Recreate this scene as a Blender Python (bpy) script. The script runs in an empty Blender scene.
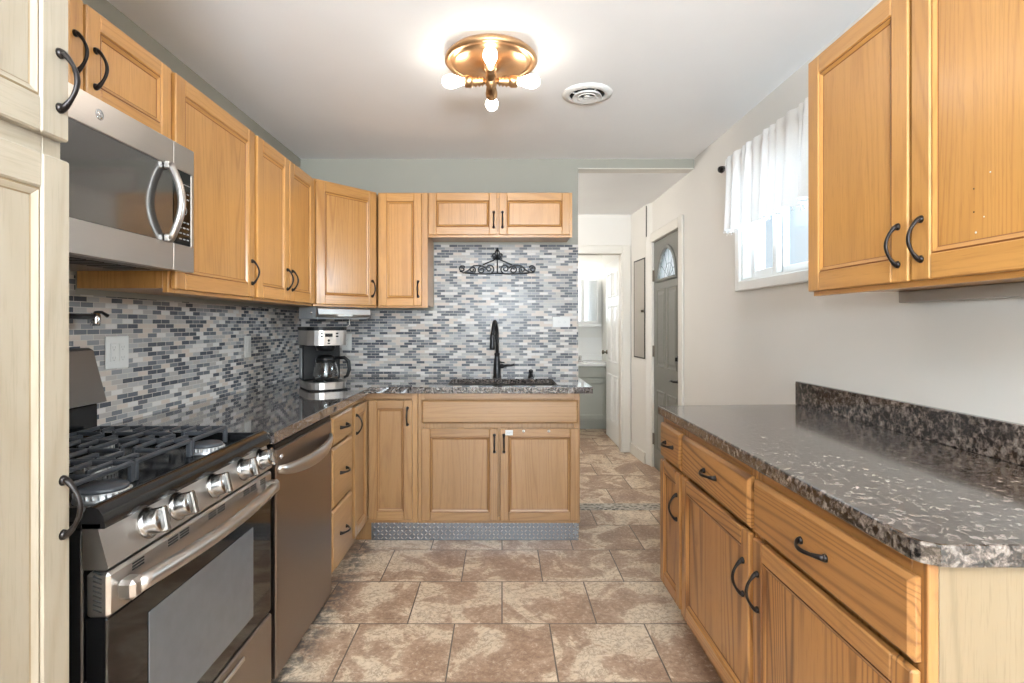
import bpy, bmesh, math, random
from mathutils import Vector, Matrix

random.seed(7)
PI = math.pi
SC = bpy.context.scene
COL = SC.collection

# ------------------------------------------------------------------ camera, world, light, exposure
cd = bpy.data.cameras.new('camera')
cam = bpy.data.objects.new('camera', cd)
COL.objects.link(cam)
cam.location = (0, 0, 1.276)
cam.rotation_euler = (PI / 2, 0, 0)
cd.sensor_width = 36.0
cd.lens = 545 / 1024 * 36.0
cd.shift_x = 10 / 1024
cd.shift_y = -17.5 / 1024
cd.clip_start = 0.02
SC.camera = cam

SC.view_settings.view_transform = 'Standard'
SC.view_settings.look = 'None'
SC.view_settings.gamma = 1.0
SC.view_settings.use_curve_mapping = False
SC.view_settings.exposure = 0.95

world = bpy.data.worlds.new('sky')
SC.world = world
world.use_nodes = True
wb = world.node_tree.nodes['Background']
wb.inputs[0].default_value = (0.80, 0.90, 1.0, 1)
wb.inputs[1].default_value = 0.5


def lamp(name, kind, loc, power, color, rot=(0, 0, 0), size=None, size_y=None, radius=None):
    ld = bpy.data.lights.new(name, kind)
    ld.energy = power
    ld.color = color
    if kind == 'AREA':
        ld.shape = 'RECTANGLE'
        ld.size, ld.size_y = size, size_y
    if radius is not None:
        ld.shadow_soft_size = radius
    o = bpy.data.objects.new(name, ld)
    o.location = loc
    o.rotation_euler = rot
    COL.objects.link(o)
    return o


# added fill light behind the camera, at an assumed opening in the rear wall
lamp('rear_fill_light', 'AREA', (0.1, -3.74, 1.40), 52, (0.84, 0.93, 1.0), (PI / 2 + 0.30, 0, 0), 2.3, 1.8)
# assumed flash behind the camera, added to fill the room off the ceiling
lamp('ceiling_bounce_fill', 'AREA', (0.1, -1.7, 1.5), 235, (0.80, 0.91, 1.0), (PI - 0.25, 0, 0), 0.8, 0.8)
# daylight through the small window over the right counter
lamp('side_window_daylight', 'AREA', (3.2, 2.7, 2.25), 250, (0.74, 0.88, 1.0), (0, PI / 2, 0), 1.6, 2.0)
# fill lights added out of sight to brighten the hall and bathroom
lamp('hall_fill_light', 'POINT', (-0.25, 4.75, 2.2), 21, (1.0, 0.95, 0.88), radius=0.12)
lamp('bathroom_fill_light', 'POINT', (0.45, 6.3, 2.2), 5, (1.0, 0.97, 0.92), radius=0.12)


# ------------------------------------------------------------------ materials
def s2l(c):
    out = []
    for v in c:
        v = v / 255.0
        out.append(v / 12.92 if v <= 0.04045 else ((v + 0.055) / 1.055) ** 2.4)
    return (out[0], out[1], out[2], 1.0)


class NT:
    def __init__(self, name):
        self.mat = bpy.data.materials.new(name)
        self.mat.use_nodes = True
        self.t = self.mat.node_tree
        self.b = self.t.nodes['Principled BSDF']

    def n(self, typ, **kw):
        nd = self.t.nodes.new(typ)
        for k, v in kw.items():
            setattr(nd, k, v)
        return nd

    def l(self, a, b):
        self.t.links.new(a, b)

    def val(self, sock, v):
        sock.default_value = v

    def ramp(self, fac, stops, interp='LINEAR'):
        r = self.n('ShaderNodeValToRGB')
        r.color_ramp.interpolation = interp
        els = r.color_ramp.elements
        while len(els) < len(stops):
            els.new(0.5)
        for e, (p, c) in zip(els, stops):
            e.position = p
            e.color = c
        self.l(fac, r.inputs[0])
        return r.outputs[0]

    def mix(self, fac, a, b, mode='MIX'):
        m = self.n('ShaderNodeMix', data_type='RGBA', blend_type=mode)
        for s, v in ((m.inputs[0], fac), (m.inputs[6], a), (m.inputs[7], b)):
            if hasattr(v, 'links'):
                self.l(v, s)
            else:
                s.default_value = v
        return m.outputs[2]

    def math(self, op, a, b=None, c=None):
        m = self.n('ShaderNodeMath', operation=op)
        for i, v in enumerate((a, b, c)):
            if v is None:
                continue
            if hasattr(v, 'links'):
                self.l(v, m.inputs[i])
            else:
                m.inputs[i].default_value = v
        return m.outputs[0]

    def coords(self, scale=(1, 1, 1), loc=(0, 0, 0), rand=False):
        tc = self.n('ShaderNodeTexCoord')
        src = tc.outputs['Object']
        if rand:
            oi = self.n('ShaderNodeObjectInfo')
            mul = self.math('MULTIPLY', oi.outputs['Random'], 37.0)
            cx = self.n('ShaderNodeCombineXYZ')
            for i in range(3):
                self.l(mul, cx.inputs[i])
            ad = self.n('ShaderNodeVectorMath', operation='ADD')
            self.l(src, ad.inputs[0])
            self.l(cx.outputs[0], ad.inputs[1])
            src = ad.outputs[0]
        mp = self.n('ShaderNodeMapping')
        mp.inputs['Scale'].default_value = scale
        mp.inputs['Location'].default_value = loc
        self.l(src, mp.inputs[0])
        return mp.outputs[0]

    def noise(self, vec, scale, detail=4, rough=0.55, dist=0.0):
        nz = self.n('ShaderNodeTexNoise')
        nz.inputs['Scale'].default_value = scale
        nz.inputs['Detail'].default_value = detail
        nz.inputs['Roughness'].default_value = rough
        nz.inputs['Distortion'].default_value = dist
        self.l(vec, nz.inputs['Vector'])
        return nz.outputs['Fac']

    def bump(self, h, strength=0.2, dist=0.002):
        bp = self.n('ShaderNodeBump')
        bp.inputs['Strength'].default_value = strength
        bp.inputs['Distance'].default_value = dist
        self.l(h, bp.inputs['Height'])
        self.l(bp.outputs[0], self.b.inputs['Normal'])

    def set(self, color=None, rough=None, metal=None, spec=None, coat=None, ior=None):
        B = self.b
        if color is not None:
            if hasattr(color, 'links'):
                self.l(color, B.inputs['Base Color'])
            else:
                B.inputs['Base Color'].default_value = color
        if rough is not None:
            if hasattr(rough, 'links'):
                self.l(rough, B.inputs['Roughness'])
            else:
                B.inputs['Roughness'].default_value = rough
        if metal is not None:
            B.inputs['Metallic'].default_value = metal
        if spec is not None:
            B.inputs['Specular IOR Level'].default_value = spec
        if coat is not None:
            B.inputs['Coat Weight'].default_value = coat
            B.inputs['Coat Roughness'].default_value = 0.12
        if ior is not None:
            B.inputs['IOR'].default_value = ior
        return self


def painted(name, rgb, rough=0.6, bump=0.06, scale=60):
    m = NT(name)
    v = m.coords()
    n1 = m.noise(v, 1.3, 3)
    c = m.mix(n1, s2l([x * 0.975 for x in rgb]), s2l([min(255, x * 1.02) for x in rgb]))
    m.set(c, rough)
    m.bump(m.noise(v, scale, 3), bump, 0.003)
    return m.mat


def plain(name, rgb, rough=0.5, metal=0.0, spec=None, coat=None, var=0.06, scale=25):
    m = NT(name)
    v = m.coords(rand=True)
    n1 = m.noise(v, scale, 3)
    c = m.mix(n1, s2l([x * (1 - var) for x in rgb]), s2l([min(255, x * (1 + var)) for x in rgb]))
    m.set(c, rough, metal, spec, coat)
    return m.mat


def oak(name, light, mid, dark, horizontal=False, rough=0.36, wear=0.0, grain=0.42):
    """straight and cathedral oak grain along z (or along x)"""
    m = NT(name)
    gs = (1.0, 1.0, 0.055) if not horizontal else (0.055, 1.0, 1.0)
    v = m.coords(gs, rand=True)
    # contour lines of a stretched noise give the cathedral figure
    cn = m.noise(v, 3.2, 2, 0.5, 0.25)
    g = m.math('SINE', m.math('MULTIPLY', cn, 230.0))
    g = m.math('POWER', m.math('MULTIPLY_ADD', g, 0.5, 0.5), 3.6)
    pores = m.noise(v, 210, 3, 0.65)
    band = m.noise(v, 9, 4, 0.6)
    base = m.ramp(band, [(0.3, s2l(mid)), (0.7, s2l(light))])
    fade = m.ramp(m.noise(v, 2.3, 2), [(0.40, (grain * 0.3, grain * 0.3, grain * 0.3, 1)), (0.62, (grain, grain, grain, 1))])
    c = m.mix(m.math('MULTIPLY', g, fade), base, s2l(dark))
    pf = m.ramp(pores, [(0.52, (0, 0, 0, 1)), (0.72, (0.30, 0.30, 0.30, 1))])
    c = m.mix(pf, c, s2l([x * 0.9 for x in dark]))
    if wear:
        v2 = m.coords((1, 1, 1), rand=True)
        wn = m.noise(v2, 7, 5, 0.65)
        wf = m.ramp(wn, [(0.58, (0, 0, 0, 1)), (0.75, (wear, wear, wear, 1))])
        c = m.mix(wf, c, s2l([x * 0.7 for x in dark]))
    # boards differ a little from one another
    oi = m.n('ShaderNodeObjectInfo')
    hv = m.n('ShaderNodeHueSaturation')
    vv = m.math('MULTIPLY_ADD', oi.outputs['Random'], 0.16, 0.92)
    m.l(vv, hv.inputs['Value'])
    m.l(c, hv.inputs['Color'])
    m.set(hv.outputs[0], rough)
    m.b.inputs['Coat Weight'].default_value = 0.6
    m.b.inputs['Coat Roughness'].default_value = 0.22
    m.bump(pores, 0.10, 0.001)
    return m.mat


M = {}
HON = ((195, 142, 79), (183, 130, 68), (142, 88, 39))
M['oak'] = oak('honey_oak', *HON)
M['oak_h'] = oak('honey_oak_rail', *HON, horizontal=True)
BAS = ((162, 123, 80), (150, 111, 69), (114, 78, 43))
M['oakb'] = oak('light_oak', *BAS)
M['oakb_h'] = oak('light_oak_rail', *BAS, horizontal=True)
RGT = ((176, 125, 72), (160, 109, 58), (104, 63, 28))
M['oakr'] = oak('worn_oak', *RGT, rough=0.42, wear=0.4, grain=1.0)
M['oakr_h'] = oak('worn_oak_rail', *RGT, horizontal=True, rough=0.42, wear=0.4, grain=1.0)
PAL = ((156, 145, 128), (148, 136, 118), (130, 115, 93))
M['oakp'] = oak('pale_oak', *PAL, rough=0.5)
M['oakend'] = oak('end_panel_oak', (145, 126, 99), (135, 115, 87), (106, 86, 60), rough=0.55)
M['oakp_h'] = oak('pale_oak_rail', *PAL, horizontal=True, rough=0.5)
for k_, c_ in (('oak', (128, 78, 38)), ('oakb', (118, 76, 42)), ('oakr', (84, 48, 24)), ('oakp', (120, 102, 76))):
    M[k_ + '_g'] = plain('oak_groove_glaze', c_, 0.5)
M['wall_warm'] = painted('warm_white_wall_paint', (222, 218, 212))
M['wall_sage'] = painted('sage_grey_wall_paint', (154, 151, 139))
M['wall_bath'] = painted('bathroom_paint', (236, 235, 230))
M['ceil'] = painted('ceiling_paint', (242, 242, 242), 0.75, 0.10, 90)
M['trim'] = painted('trim_paint', (220, 215, 206), 0.4, 0.02)
M['white'] = painted('white_gloss_paint', (240, 240, 238), 0.3, 0.02)
M['plastic_white'] = plain('white_plastic', (206, 205, 201), 0.35, var=0.01)
M['black_pl'] = plain('black_plastic', (11, 11, 12), 0.42, spec=0.3)
M['black_gl'] = plain('black_glass', (9, 9, 10), 0.06, spec=0.6)
M['smoke_gl'] = plain('smoked_mirror_glass', (60, 57, 54), 0.07, spec=1.0, coat=1.0, var=0.0)
M['enamel'] = plain('black_enamel', (20, 20, 21), 0.14, spec=0.6)
M['iron'] = plain('cast_iron', (58, 60, 64), 0.36, spec=0.5)
M['bronze'] = plain('oil_rubbed_bronze', (38, 32, 30), 0.36, metal=0.6, spec=0.6)
M['blackmetal'] = plain('matte_black_metal', (26, 25, 26), 0.32, metal=0.3)
M['chrome'] = plain('chrome', (215, 215, 217), 0.09, metal=1.0, var=0.01)
M['alu'] = plain('burner_aluminium', (190, 190, 190), 0.38, metal=0.9)
M['doorgrey'] = painted('dark_grey_door_paint', (118, 117, 111), 0.45, 0.02)
M['vanity'] = painted('grey_green_vanity_paint', (174, 175, 165), 0.45, 0.02)
M['porcelain'] = plain('white_porcelain', (245, 245, 243), 0.12, var=0.01)
M['brass'] = plain('antique_brass', (205, 166, 124), 0.33, metal=0.92)
M['dark'] = plain('dark_gap', (18, 17, 16), 0.8)
M['vent_white'] = plain('white_vent_metal', (228, 226, 222), 0.45, var=0.01)
M['mirror'] = plain('mirror_glass', (235, 238, 238), 0.22, metal=1.0, var=0.0)
M['greypl'] = plain('grey_plastic', (150, 150, 150), 0.45)
M['panelgrey'] = painted('grey_access_door_paint', (164, 157, 148), 0.4, 0.02)
M['ovenwin'] = plain('grey_oven_glass', (88, 90, 92), 0.10, spec=0.6)
M['hingesteel'] = plain('old_hinge_steel', (120, 112, 100), 0.4, metal=0.8)


def steel(name, rgb, rough, horizontal=True):
    m = NT(name)
    v = m.coords((1.5, 60, 160) if horizontal else (160, 60, 1.5), rand=True)
    nz = m.noise(v, 6, 3, 0.6)
    c = m.mix(nz, s2l([x * 0.975 for x in rgb]), s2l([min(255, x * 1.02) for x in rgb]))
    r = m.math('MULTIPLY_ADD', nz, 0.06, rough - 0.03)
    m.set(c, r, 1.0)
    m.bump(nz, 0.02, 0.0003)
    return m.mat


M['steel'] = steel('brushed_steel', (196, 191, 186), 0.31)
M['steel_k'] = steel('knob_steel', (150, 147, 144), 0.24)
M['steel_v'] = steel('brushed_steel_upright', (146, 136, 128), 0.32, False)
M['steel_d'] = steel('brushed_steel_dark', (128, 124, 120), 0.36)
M['plate'] = steel('diamond_plate_steel', (128, 131, 135), 0.36)


def glass(name, tint=(1, 1, 1, 1), rough=0.0):
    m = NT(name)
    m.b.inputs['Base Color'].default_value = tint
    m.b.inputs['Transmission Weight'].default_value = 1.0
    m.b.inputs['Roughness'].default_value = rough
    m.b.inputs['IOR'].default_value = 1.45
    return m.mat


M['glass'] = glass('clear_glass', (0.95, 0.97, 0.97, 1))


def window_glass():
    m = NT('window_pane_glass')
    tr = m.n('ShaderNodeBsdfTransparent')
    tr.inputs[0].default_value = (0.93, 0.96, 0.97, 1)
    gl = m.n('ShaderNodeBsdfGlossy')
    gl.inputs['Roughness'].default_value = 0.02
    mx = m.n('ShaderNodeMixShader')
    mx.inputs[0].default_value = 0.05
    m.l(tr.outputs[0], mx.inputs[1])
    m.l(gl.outputs[0], mx.inputs[2])
    m.l(mx.outputs[0], m.t.nodes['Material Output'].inputs[0])
    return m.mat


M['pane'] = window_glass()
M['frost'] = glass('frosted_glass', (0.97, 0.98, 0.98, 1), 0.35)


def emit(name, rgb, strength):
    m = NT(name)
    m.set((0.9, 0.9, 0.9, 1), 0.4)
    m.b.inputs['Emission Color'].default_value = rgb
    m.b.inputs['Emission Strength'].default_value = strength
    return m.mat


M['bulb'] = emit('lit_bulb', (1.0, 0.92, 0.82, 1), 11)
M['lightbar'] = emit('lit_vanity_light', (1.0, 0.97, 0.92, 1), 1.1)


def granite(name, a, b, c, d, rough, sc, fleck):
    m = NT(name)
    v = m.coords()
    n1 = m.noise(v, sc, 8, 0.70, 0.4)
    n2 = m.noise(v, sc * 0.28, 4, 0.6)
    vo = m.n('ShaderNodeTexVoronoi')
    vo.inputs['Scale'].default_value = 150
    m.l(v, vo.inputs['Vector'])
    base = m.ramp(n1, [(0.40, s2l(a)), (0.48, s2l(b)), (0.55, s2l(c)), (0.64, s2l(d))])
    sp = m.n('ShaderNodeSeparateColor')
    m.l(vo.outputs['Color'], sp.inputs[0])
    fl = m.ramp(sp.outputs[0], [(0.80, (0, 0, 0, 1)), (0.86, (fleck, fleck, fleck, 1))])
    base = m.mix(fl, base, s2l(c))
    dk = m.ramp(n2, [(0.40, (0, 0, 0, 1)), (0.60, (0.36, 0.36, 0.36, 1))])
    base = m.mix(dk, base, s2l(a))
    m.set(base, rough, spec=0.9)
    m.b.inputs['Coat Weight'].default_value = 0.6 if rough < 0.1 else 0.25
    m.b.inputs['Coat Roughness'].default_value = 0.04 if rough < 0.1 else 0.09
    return m.mat


M['granite'] = granite('dark_granite', (20, 18, 19), (50, 45, 45), (112, 102, 97), (160, 152, 146), 0.05, 95, 0.75)
M['granite_r'] = granite('brown_granite_laminate', (22, 18, 17), (66, 57, 52), (118, 106, 98), (156, 145, 136), 0.12, 58, 0.25)


def mosaic(name, axis):
    m = NT(name)
    tc = m.n('ShaderNodeTexCoord')
    sx = m.n('ShaderNodeSeparateXYZ')
    m.l(tc.outputs['Object'], sx.inputs[0])
    cx = m.n('ShaderNodeCombineXYZ')
    m.l(m.math('ADD', sx.outputs[axis], 10.0), cx.inputs[0])
    m.l(sx.outputs[2], cx.inputs[1])
    br = m.n('ShaderNodeTexBrick')
    br.offset = 0.5
    br.inputs['Color1'].default_value = (0, 0, 0, 1)
    br.inputs['Color2'].default_value = (1, 1, 1, 1)
    br.inputs['Mortar'].default_value = (0.5, 0.5, 0.5, 1)
    br.inputs['Scale'].default_value = 1.0
    br.inputs['Mortar Size'].default_value = 0.0012
    br.inputs['Mortar Smooth'].default_value = 0.1
    br.inputs['Brick Width'].default_value = 0.0575
    br.inputs['Row Height'].default_value = 0.0185
    m.l(cx.outputs[0], br.inputs['Vector'])
    rnd = br.outputs['Color']
    pal = m.ramp(rnd, [(0.0, s2l((68, 71, 78))), (0.20, s2l((92, 95, 100))), (0.31, s2l((132, 133, 135))),
                       (0.43, s2l((168, 162, 156))), (0.54, s2l((194, 179, 166))), (0.66, s2l((204, 199, 194))),
                       (0.80, s2l((166, 164, 162))), (0.92, s2l((106, 108, 112)))], 'CONSTANT')
    n1 = m.noise(m.coords((1, 1, 1)), 90, 3)
    pal = m.mix(m.math('MULTIPLY', n1, 0.16), pal, s2l((150, 150, 152)))
    c = m.mix(br.outputs['Fac'], pal, s2l((186, 178, 168)))
    r = m.math('MULTIPLY_ADD', br.outputs['Fac'], 0.4, 0.27)
    m.set(c, r, spec=0.25)
    inv = m.math('SUBTRACT', 1.0, br.outputs['Fac'])
    m.bump(inv, 0.35, 0.001)
    return m.mat


M['mosaic_x'] = mosaic('mosaic_tile_back', 0)
M['mosaic_y'] = mosaic('mosaic_tile_left', 1)


def floor_mat():
    m = NT('slate_look_floor_tile')
    tc = m.n('ShaderNodeTexCoord')
    sx = m.n('ShaderNodeSeparateXYZ')
    m.l(tc.outputs['Object'], sx.inputs[0])
    cx = m.n('ShaderNodeCombineXYZ')
    m.l(m.math('ADD', sx.outputs[0], 0.403 * 20), cx.inputs[0])
    m.l(m.math('ADD', sx.outputs[1], -1.941 + 0.379 * 20), cx.inputs[1])
    br = m.n('ShaderNodeTexBrick')
    br.offset = 0.5
    br.inputs['Color1'].default_value = (0, 0, 0, 1)
    br.inputs['Color2'].default_value = (1, 1, 1, 1)
    br.inputs['Mortar'].default_value = (0.5, 0.5, 0.5, 1)
    br.inputs['Scale'].default_value = 1.0
    br.inputs['Mortar Size'].default_value = 0.0032
    br.inputs['Mortar Smooth'].default_value = 0.2
    br.inputs['Brick Width'].default_value = 0.403
    br.inputs['Row Height'].default_value = 0.379
    m.l(cx.outputs[0], br.inputs['Vector'])
    off = m.n('ShaderNodeVectorMath', operation='MULTIPLY_ADD')
    m.l(br.outputs['Color'], off.inputs[0])
    off.inputs[1].default_value = (13.0, 29.0, 17.0)
    m.l(tc.outputs['Object'], off.inputs[2])
    v = off.outputs[0]
    big = m.noise(v, 3.6, 5, 0.55, 0.9)
    fine = m.noise(v, 34, 5, 0.7)
    mid = m.noise(v, 12, 5, 0.65, 0.6)
    edge = m.math('ADD', big, m.math('MULTIPLY_ADD', mid, 0.16, -0.08))
    edge = m.math('ADD', edge, m.math('MULTIPLY_ADD', fine, 0.08, -0.04))
    base = m.ramp(edge, [(0.30, s2l((150, 120, 98))), (0.44, s2l((168, 138, 114))), (0.505, s2l((180, 152, 128))), (0.53, s2l((208, 186, 160))), (0.70, s2l((216, 198, 174)))])
    vein = m.math('ABSOLUTE', m.math('SUBTRACT', m.noise(v, 9, 7, 0.7, 1.2), 0.5))
    c = m.mix(m.ramp(vein, [(0.0, (0.55, 0.55, 0.55, 1)), (0.035, (0, 0, 0, 1))]), base, s2l((124, 94, 74)))
    sp = m.noise(v, 60, 6, 0.75)
    c = m.mix(m.ramp(sp, [(0.50, (0, 0, 0, 1)), (0.66, (0.6, 0.6, 0.6, 1))]), c, s2l((126, 98, 78)))
    c = m.mix(m.ramp(sp, [(0.32, (0.6, 0.6, 0.6, 1)), (0.46, (0, 0, 0, 1))]), c, s2l((224, 208, 186)))
    c = m.mix(br.outputs['Fac'], c, s2l((92, 80, 70)))
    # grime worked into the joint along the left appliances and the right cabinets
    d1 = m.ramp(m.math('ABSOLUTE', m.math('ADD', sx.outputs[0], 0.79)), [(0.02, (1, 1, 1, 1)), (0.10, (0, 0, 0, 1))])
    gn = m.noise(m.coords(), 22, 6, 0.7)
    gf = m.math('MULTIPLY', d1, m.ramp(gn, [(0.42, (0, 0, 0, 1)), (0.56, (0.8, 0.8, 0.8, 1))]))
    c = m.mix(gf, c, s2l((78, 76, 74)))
    r = m.math('MULTIPLY_ADD', fine, 0.25, 0.24)
    m.set(c, r, spec=0.45)
    h = m.math('MULTIPLY_ADD', br.outputs['Fac'], -1.0, m.math('MULTIPLY', mid, 0.35))
    m.bump(h, 0.30, 0.003)
    return m.mat


M['floor'] = floor_mat()


def pebble():
    m = NT('pebble_mosaic_strip')
    v = m.coords()
    vo = m.n('ShaderNodeTexVoronoi')
    vo.inputs['Scale'].default_value = 38
    m.l(v, vo.inputs['Vector'])
    sp = m.n('ShaderNodeSeparateColor')
    m.l(vo.outputs['Color'], sp.inputs[0])
    c = m.ramp(sp.outputs[0], [(0.0, s2l((88, 82, 76))), (0.5, s2l((124, 116, 106))), (0.9, s2l((160, 150, 138)))])
    e = m.ramp(vo.outputs['Distance'], [(0.42, (0, 0, 0, 1)), (0.6, (1, 1, 1, 1))])
    c = m.mix(e, c, s2l((176, 168, 156)))
    m.set(c, 0.45)
    return m.mat


M['pebble'] = pebble()


def curtain_mat():
    m = NT('sheer_white_curtain')
    v = m.coords((1, 1, 1))
    nz = m.noise(v, 220, 2)
    m.set(m.mix(nz, s2l((236, 236, 236)), s2l((250, 250, 250))), 0.9)
    tr = m.n('ShaderNodeBsdfTranslucent')
    tr.inputs[0].default_value = (0.95, 0.95, 0.96, 1)
    mx = m.n('ShaderNodeMixShader')
    mx.inputs[0].default_value = 0.05
    out = m.t.nodes['Material Output']
    m.l(m.b.outputs[0], mx.inputs[1])
    m.l(tr.outputs[0], mx.inputs[2])
    m.l(mx.outputs[0], out.inputs[0])
    return m.mat


M['curtain'] = curtain_mat()


# ------------------------------------------------------------------ mesh builder
class MB:
    def __init__(self):
        self.v, self.f, self.mi, self.sm = [], [], [], []

    def add(self, vs, fs, mat=0, smooth=False, mtx=None):
        o = len(self.v)
        for p in vs:
            p = Vector(p)
            if mtx is not None:
                p = mtx @ p
            self.v.append(p)
        for f in fs:
            self.f.append(tuple(i + o for i in f))
            self.mi.append(mat)
            self.sm.append(smooth)
        return self

    def box(self, x0, x1, y0, y1, z0, z1, b=0.0, mat=0, mtx=None):
        lo, hi = (x0, y0, z0), (x1, y1, z1)
        b = min(b, 0.49 * min(x1 - x0, y1 - y0, z1 - z0)) if b else 0
        if b <= 0:
            vs = [((x0, x1)[i & 1], (y0, y1)[i >> 1 & 1], (z0, z1)[i >> 2 & 1]) for i in range(8)]
            fs = [(0, 2, 3, 1), (4, 5, 7, 6), (0, 1, 5, 4), (2, 6, 7, 3), (0, 4, 6, 2), (1, 3, 7, 5)]
            return self.add(vs, fs, mat, False, mtx)
        vs, idx = [], {}
        for c in range(8):
            s = (c & 1, c >> 1 & 1, c >> 2 & 1)
            for a in range(3):
                p = []
                for k in range(3):
                    q = hi[k] if s[k] else lo[k]
                    if k != a:
                        q += -b if s[k] else b
                    p.append(q)
                idx[(c, a)] = len(vs)
                vs.append(tuple(p))
        fs = []
        for a in range(3):
            u, w = [k for k in range(3) if k != a]
            for s in (0, 1):
                cs = [(s << a) | (i << u) | (j << w) for i, j in ((0, 0), (1, 0), (1, 1), (0, 1))]
                fs.append(tuple(idx[(c, a)] for c in cs))
        for c_ax in range(3):
            u, w = [k for k in range(3) if k != c_ax]
            for su in (0, 1):
                for sw in (0, 1):
                    c0 = (su << u) | (sw << w)
                    c1 = c0 | (1 << c_ax)
                    fs.append((idx[(c0, u)], idx[(c1, u)], idx[(c1, w)], idx[(c0, w)]))
        for c in range(8):
            fs.append((idx[(c, 0)], idx[(c, 1)], idx[(c, 2)]))
        return self.add(vs, fs, mat, False, mtx)

    def prism(self, pts, z0, z1, mat=0, mtx=None):
        """polygon in xy, extruded in z"""
        n = len(pts)
        vs = [(p[0], p[1], z0) for p in pts] + [(p[0], p[1], z1) for p in pts]
        fs = [tuple(range(n))[::-1], tuple(range(n, 2 * n))]
        fs += [(i, (i + 1) % n, n + (i + 1) % n, n + i) for i in range(n)]
        return self.add(vs, fs, mat, False, mtx)

    def prism_x(self, pts, x0, x1, mat=0, smooth=False, mtx=None):
        """polygon in (y, z), extruded along x"""
        n = len(pts)
        vs = [(x0, p[0], p[1]) for p in pts] + [(x1, p[0], p[1]) for p in pts]
        self.add(vs, [tuple(range(n))[::-1], tuple(range(n, 2 * n))], mat, False, mtx)
        fs = [(i, (i + 1) % n, n + (i + 1) % n, n + i) for i in range(n)]
        return self.add(vs, fs, mat, smooth, mtx)

    def lathe(self, prof, seg=28, mat=0, mtx=None, smooth=True, sy=1.0):
        """profile [(r, z)] turned about z"""
        vs, fs = [], []
        n = len(prof)
        for i in range(seg):
            a = 2 * PI * i / seg
            for r, z in prof:
                vs.append((r * math.cos(a), r * math.sin(a) * sy, z))
        for i in range(seg):
            j = (i + 1) % seg
            for k in range(n - 1):
                fs.append((i * n + k, j * n + k, j * n + k + 1, i * n + k + 1))
        if prof[0][0] > 1e-6:
            fs.append(tuple(i * n for i in range(seg))[::-1])
        if prof[-1][0] > 1e-6:
            fs.append(tuple(i * n + n - 1 for i in range(seg)))
        return self.add(vs, fs, mat, smooth, mtx)

    def tube(self, pts, rad, seg=10, mat=0, mtx=None, flat=1.0, closed=False, up=None):
        """swept tube; rad a number or a list; flat squashes the second axis"""
        P = [Vector(p) for p in pts]
        n = len(P)
        R = rad if isinstance(rad, (list, tuple)) else [rad] * n
        T = []
        for i in range(n):
            if closed:
                d = P[(i + 1) % n] - P[i - 1]
            else:
                d = P[min(i + 1, n - 1)] - P[max(i - 1, 0)]
            T.append(d.normalized())
        a = Vector(up) if up else (Vector((0, 0, 1)) if abs(T[0].z) < 0.9 else Vector((1, 0, 0)))
        N = (a - T[0] * a.dot(T[0])).normalized()
        vs, fs = [], []
        for i in range(n):
            N = (N - T[i] * N.dot(T[i])).normalized()
            B = T[i].cross(N)
            for k in range(seg):
                t = 2 * PI * k / seg
                vs.append(P[i] + N * (math.cos(t) * R[i]) + B * (math.sin(t) * R[i] * flat))
        m_ = n if closed else n - 1
        for i in range(m_):
            j = (i + 1) % n
            for k in range(seg):
                q = (k + 1) % seg
                fs.append((i * seg + k, i * seg + q, j * seg + q, j * seg + k))
        if not closed:
            fs.append(tuple(range(seg))[::-1])
            fs.append(tuple((n - 1) * seg + k for k in range(seg)))
        return self.add(vs, fs, mat, True, mtx)

    def grid(self, fn, nu, nv, mat=0, smooth=True, mtx=None):
        vs = [fn(i / (nu - 1), j / (nv - 1)) for i in range(nu) for j in range(nv)]
        fs = [(i * nv + j, (i + 1) * nv + j, (i + 1) * nv + j + 1, i * nv + j + 1) for i in range(nu - 1) for j in range(nv - 1)]
        return self.add(vs, fs, mat, smooth, mtx)

    def build(self, name, mats, parent=None, loc=(0, 0, 0), rot=(0, 0, 0), fix=True):
        me = bpy.data.meshes.new(name)
        me.from_pydata([tuple(p) for p in self.v], [], self.f)
        if not isinstance(mats, (list, tuple)):
            mats = [mats]
        for m in mats:
            me.materials.append(M[m] if isinstance(m, str) else m)
        me.polygons.foreach_set('material_index', self.mi)
        me.polygons.foreach_set('use_smooth', self.sm)
        if fix:
            bm = bmesh.new()
            bm.from_mesh(me)
            bmesh.ops.recalc_face_normals(bm, faces=bm.faces)
            bm.to_mesh(me)
            bm.free()
        me.update()
        o = bpy.data.objects.new(name, me)
        o.location = loc
        o.rotation_euler = rot
        if parent is not None:
            o.parent = parent
        COL.objects.link(o)
        return o


def thing(name, label, cat, loc=(0, 0, 0), rz=0.0, group=None):
    o = bpy.data.objects.new(name, None)
    o.empty_display_size = 0.05
    o.location = loc
    o.rotation_euler = (0, 0, rz)
    COL.objects.link(o)
    o['label'] = label
    o['category'] = cat
    if group:
        o['group'] = group
    return o


def tag(o, label, cat, group=None):
    o['label'] = label
    o['category'] = cat
    if group:
        o['group'] = group
    return o


def struct(o):
    o['kind'] = 'structure'
    return o


def T(x=0, y=0, z=0):
    return Matrix.Translation((x, y, z))


def RX(a):
    return Matrix.Rotation(a, 4, 'X')


def RY(a):
    return Matrix.Rotation(a, 4, 'Y')


def RZ(a):
    return Matrix.Rotation(a, 4, 'Z')


# ------------------------------------------------------------------ key dimensions
XL, XR = -1.412, 1.345        # left and right walls
YB = 3.82                     # back wall face
ZC = 2.4325                   # kitchen ceiling
ZH = 2.355                    # hall ceiling
XE = 0.533                    # free end of the back wall
YE = 5.43                     # hall end wall
YR = -3.55                    # rear wall behind the camera
CT = 0.915                    # counter top height

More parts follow.
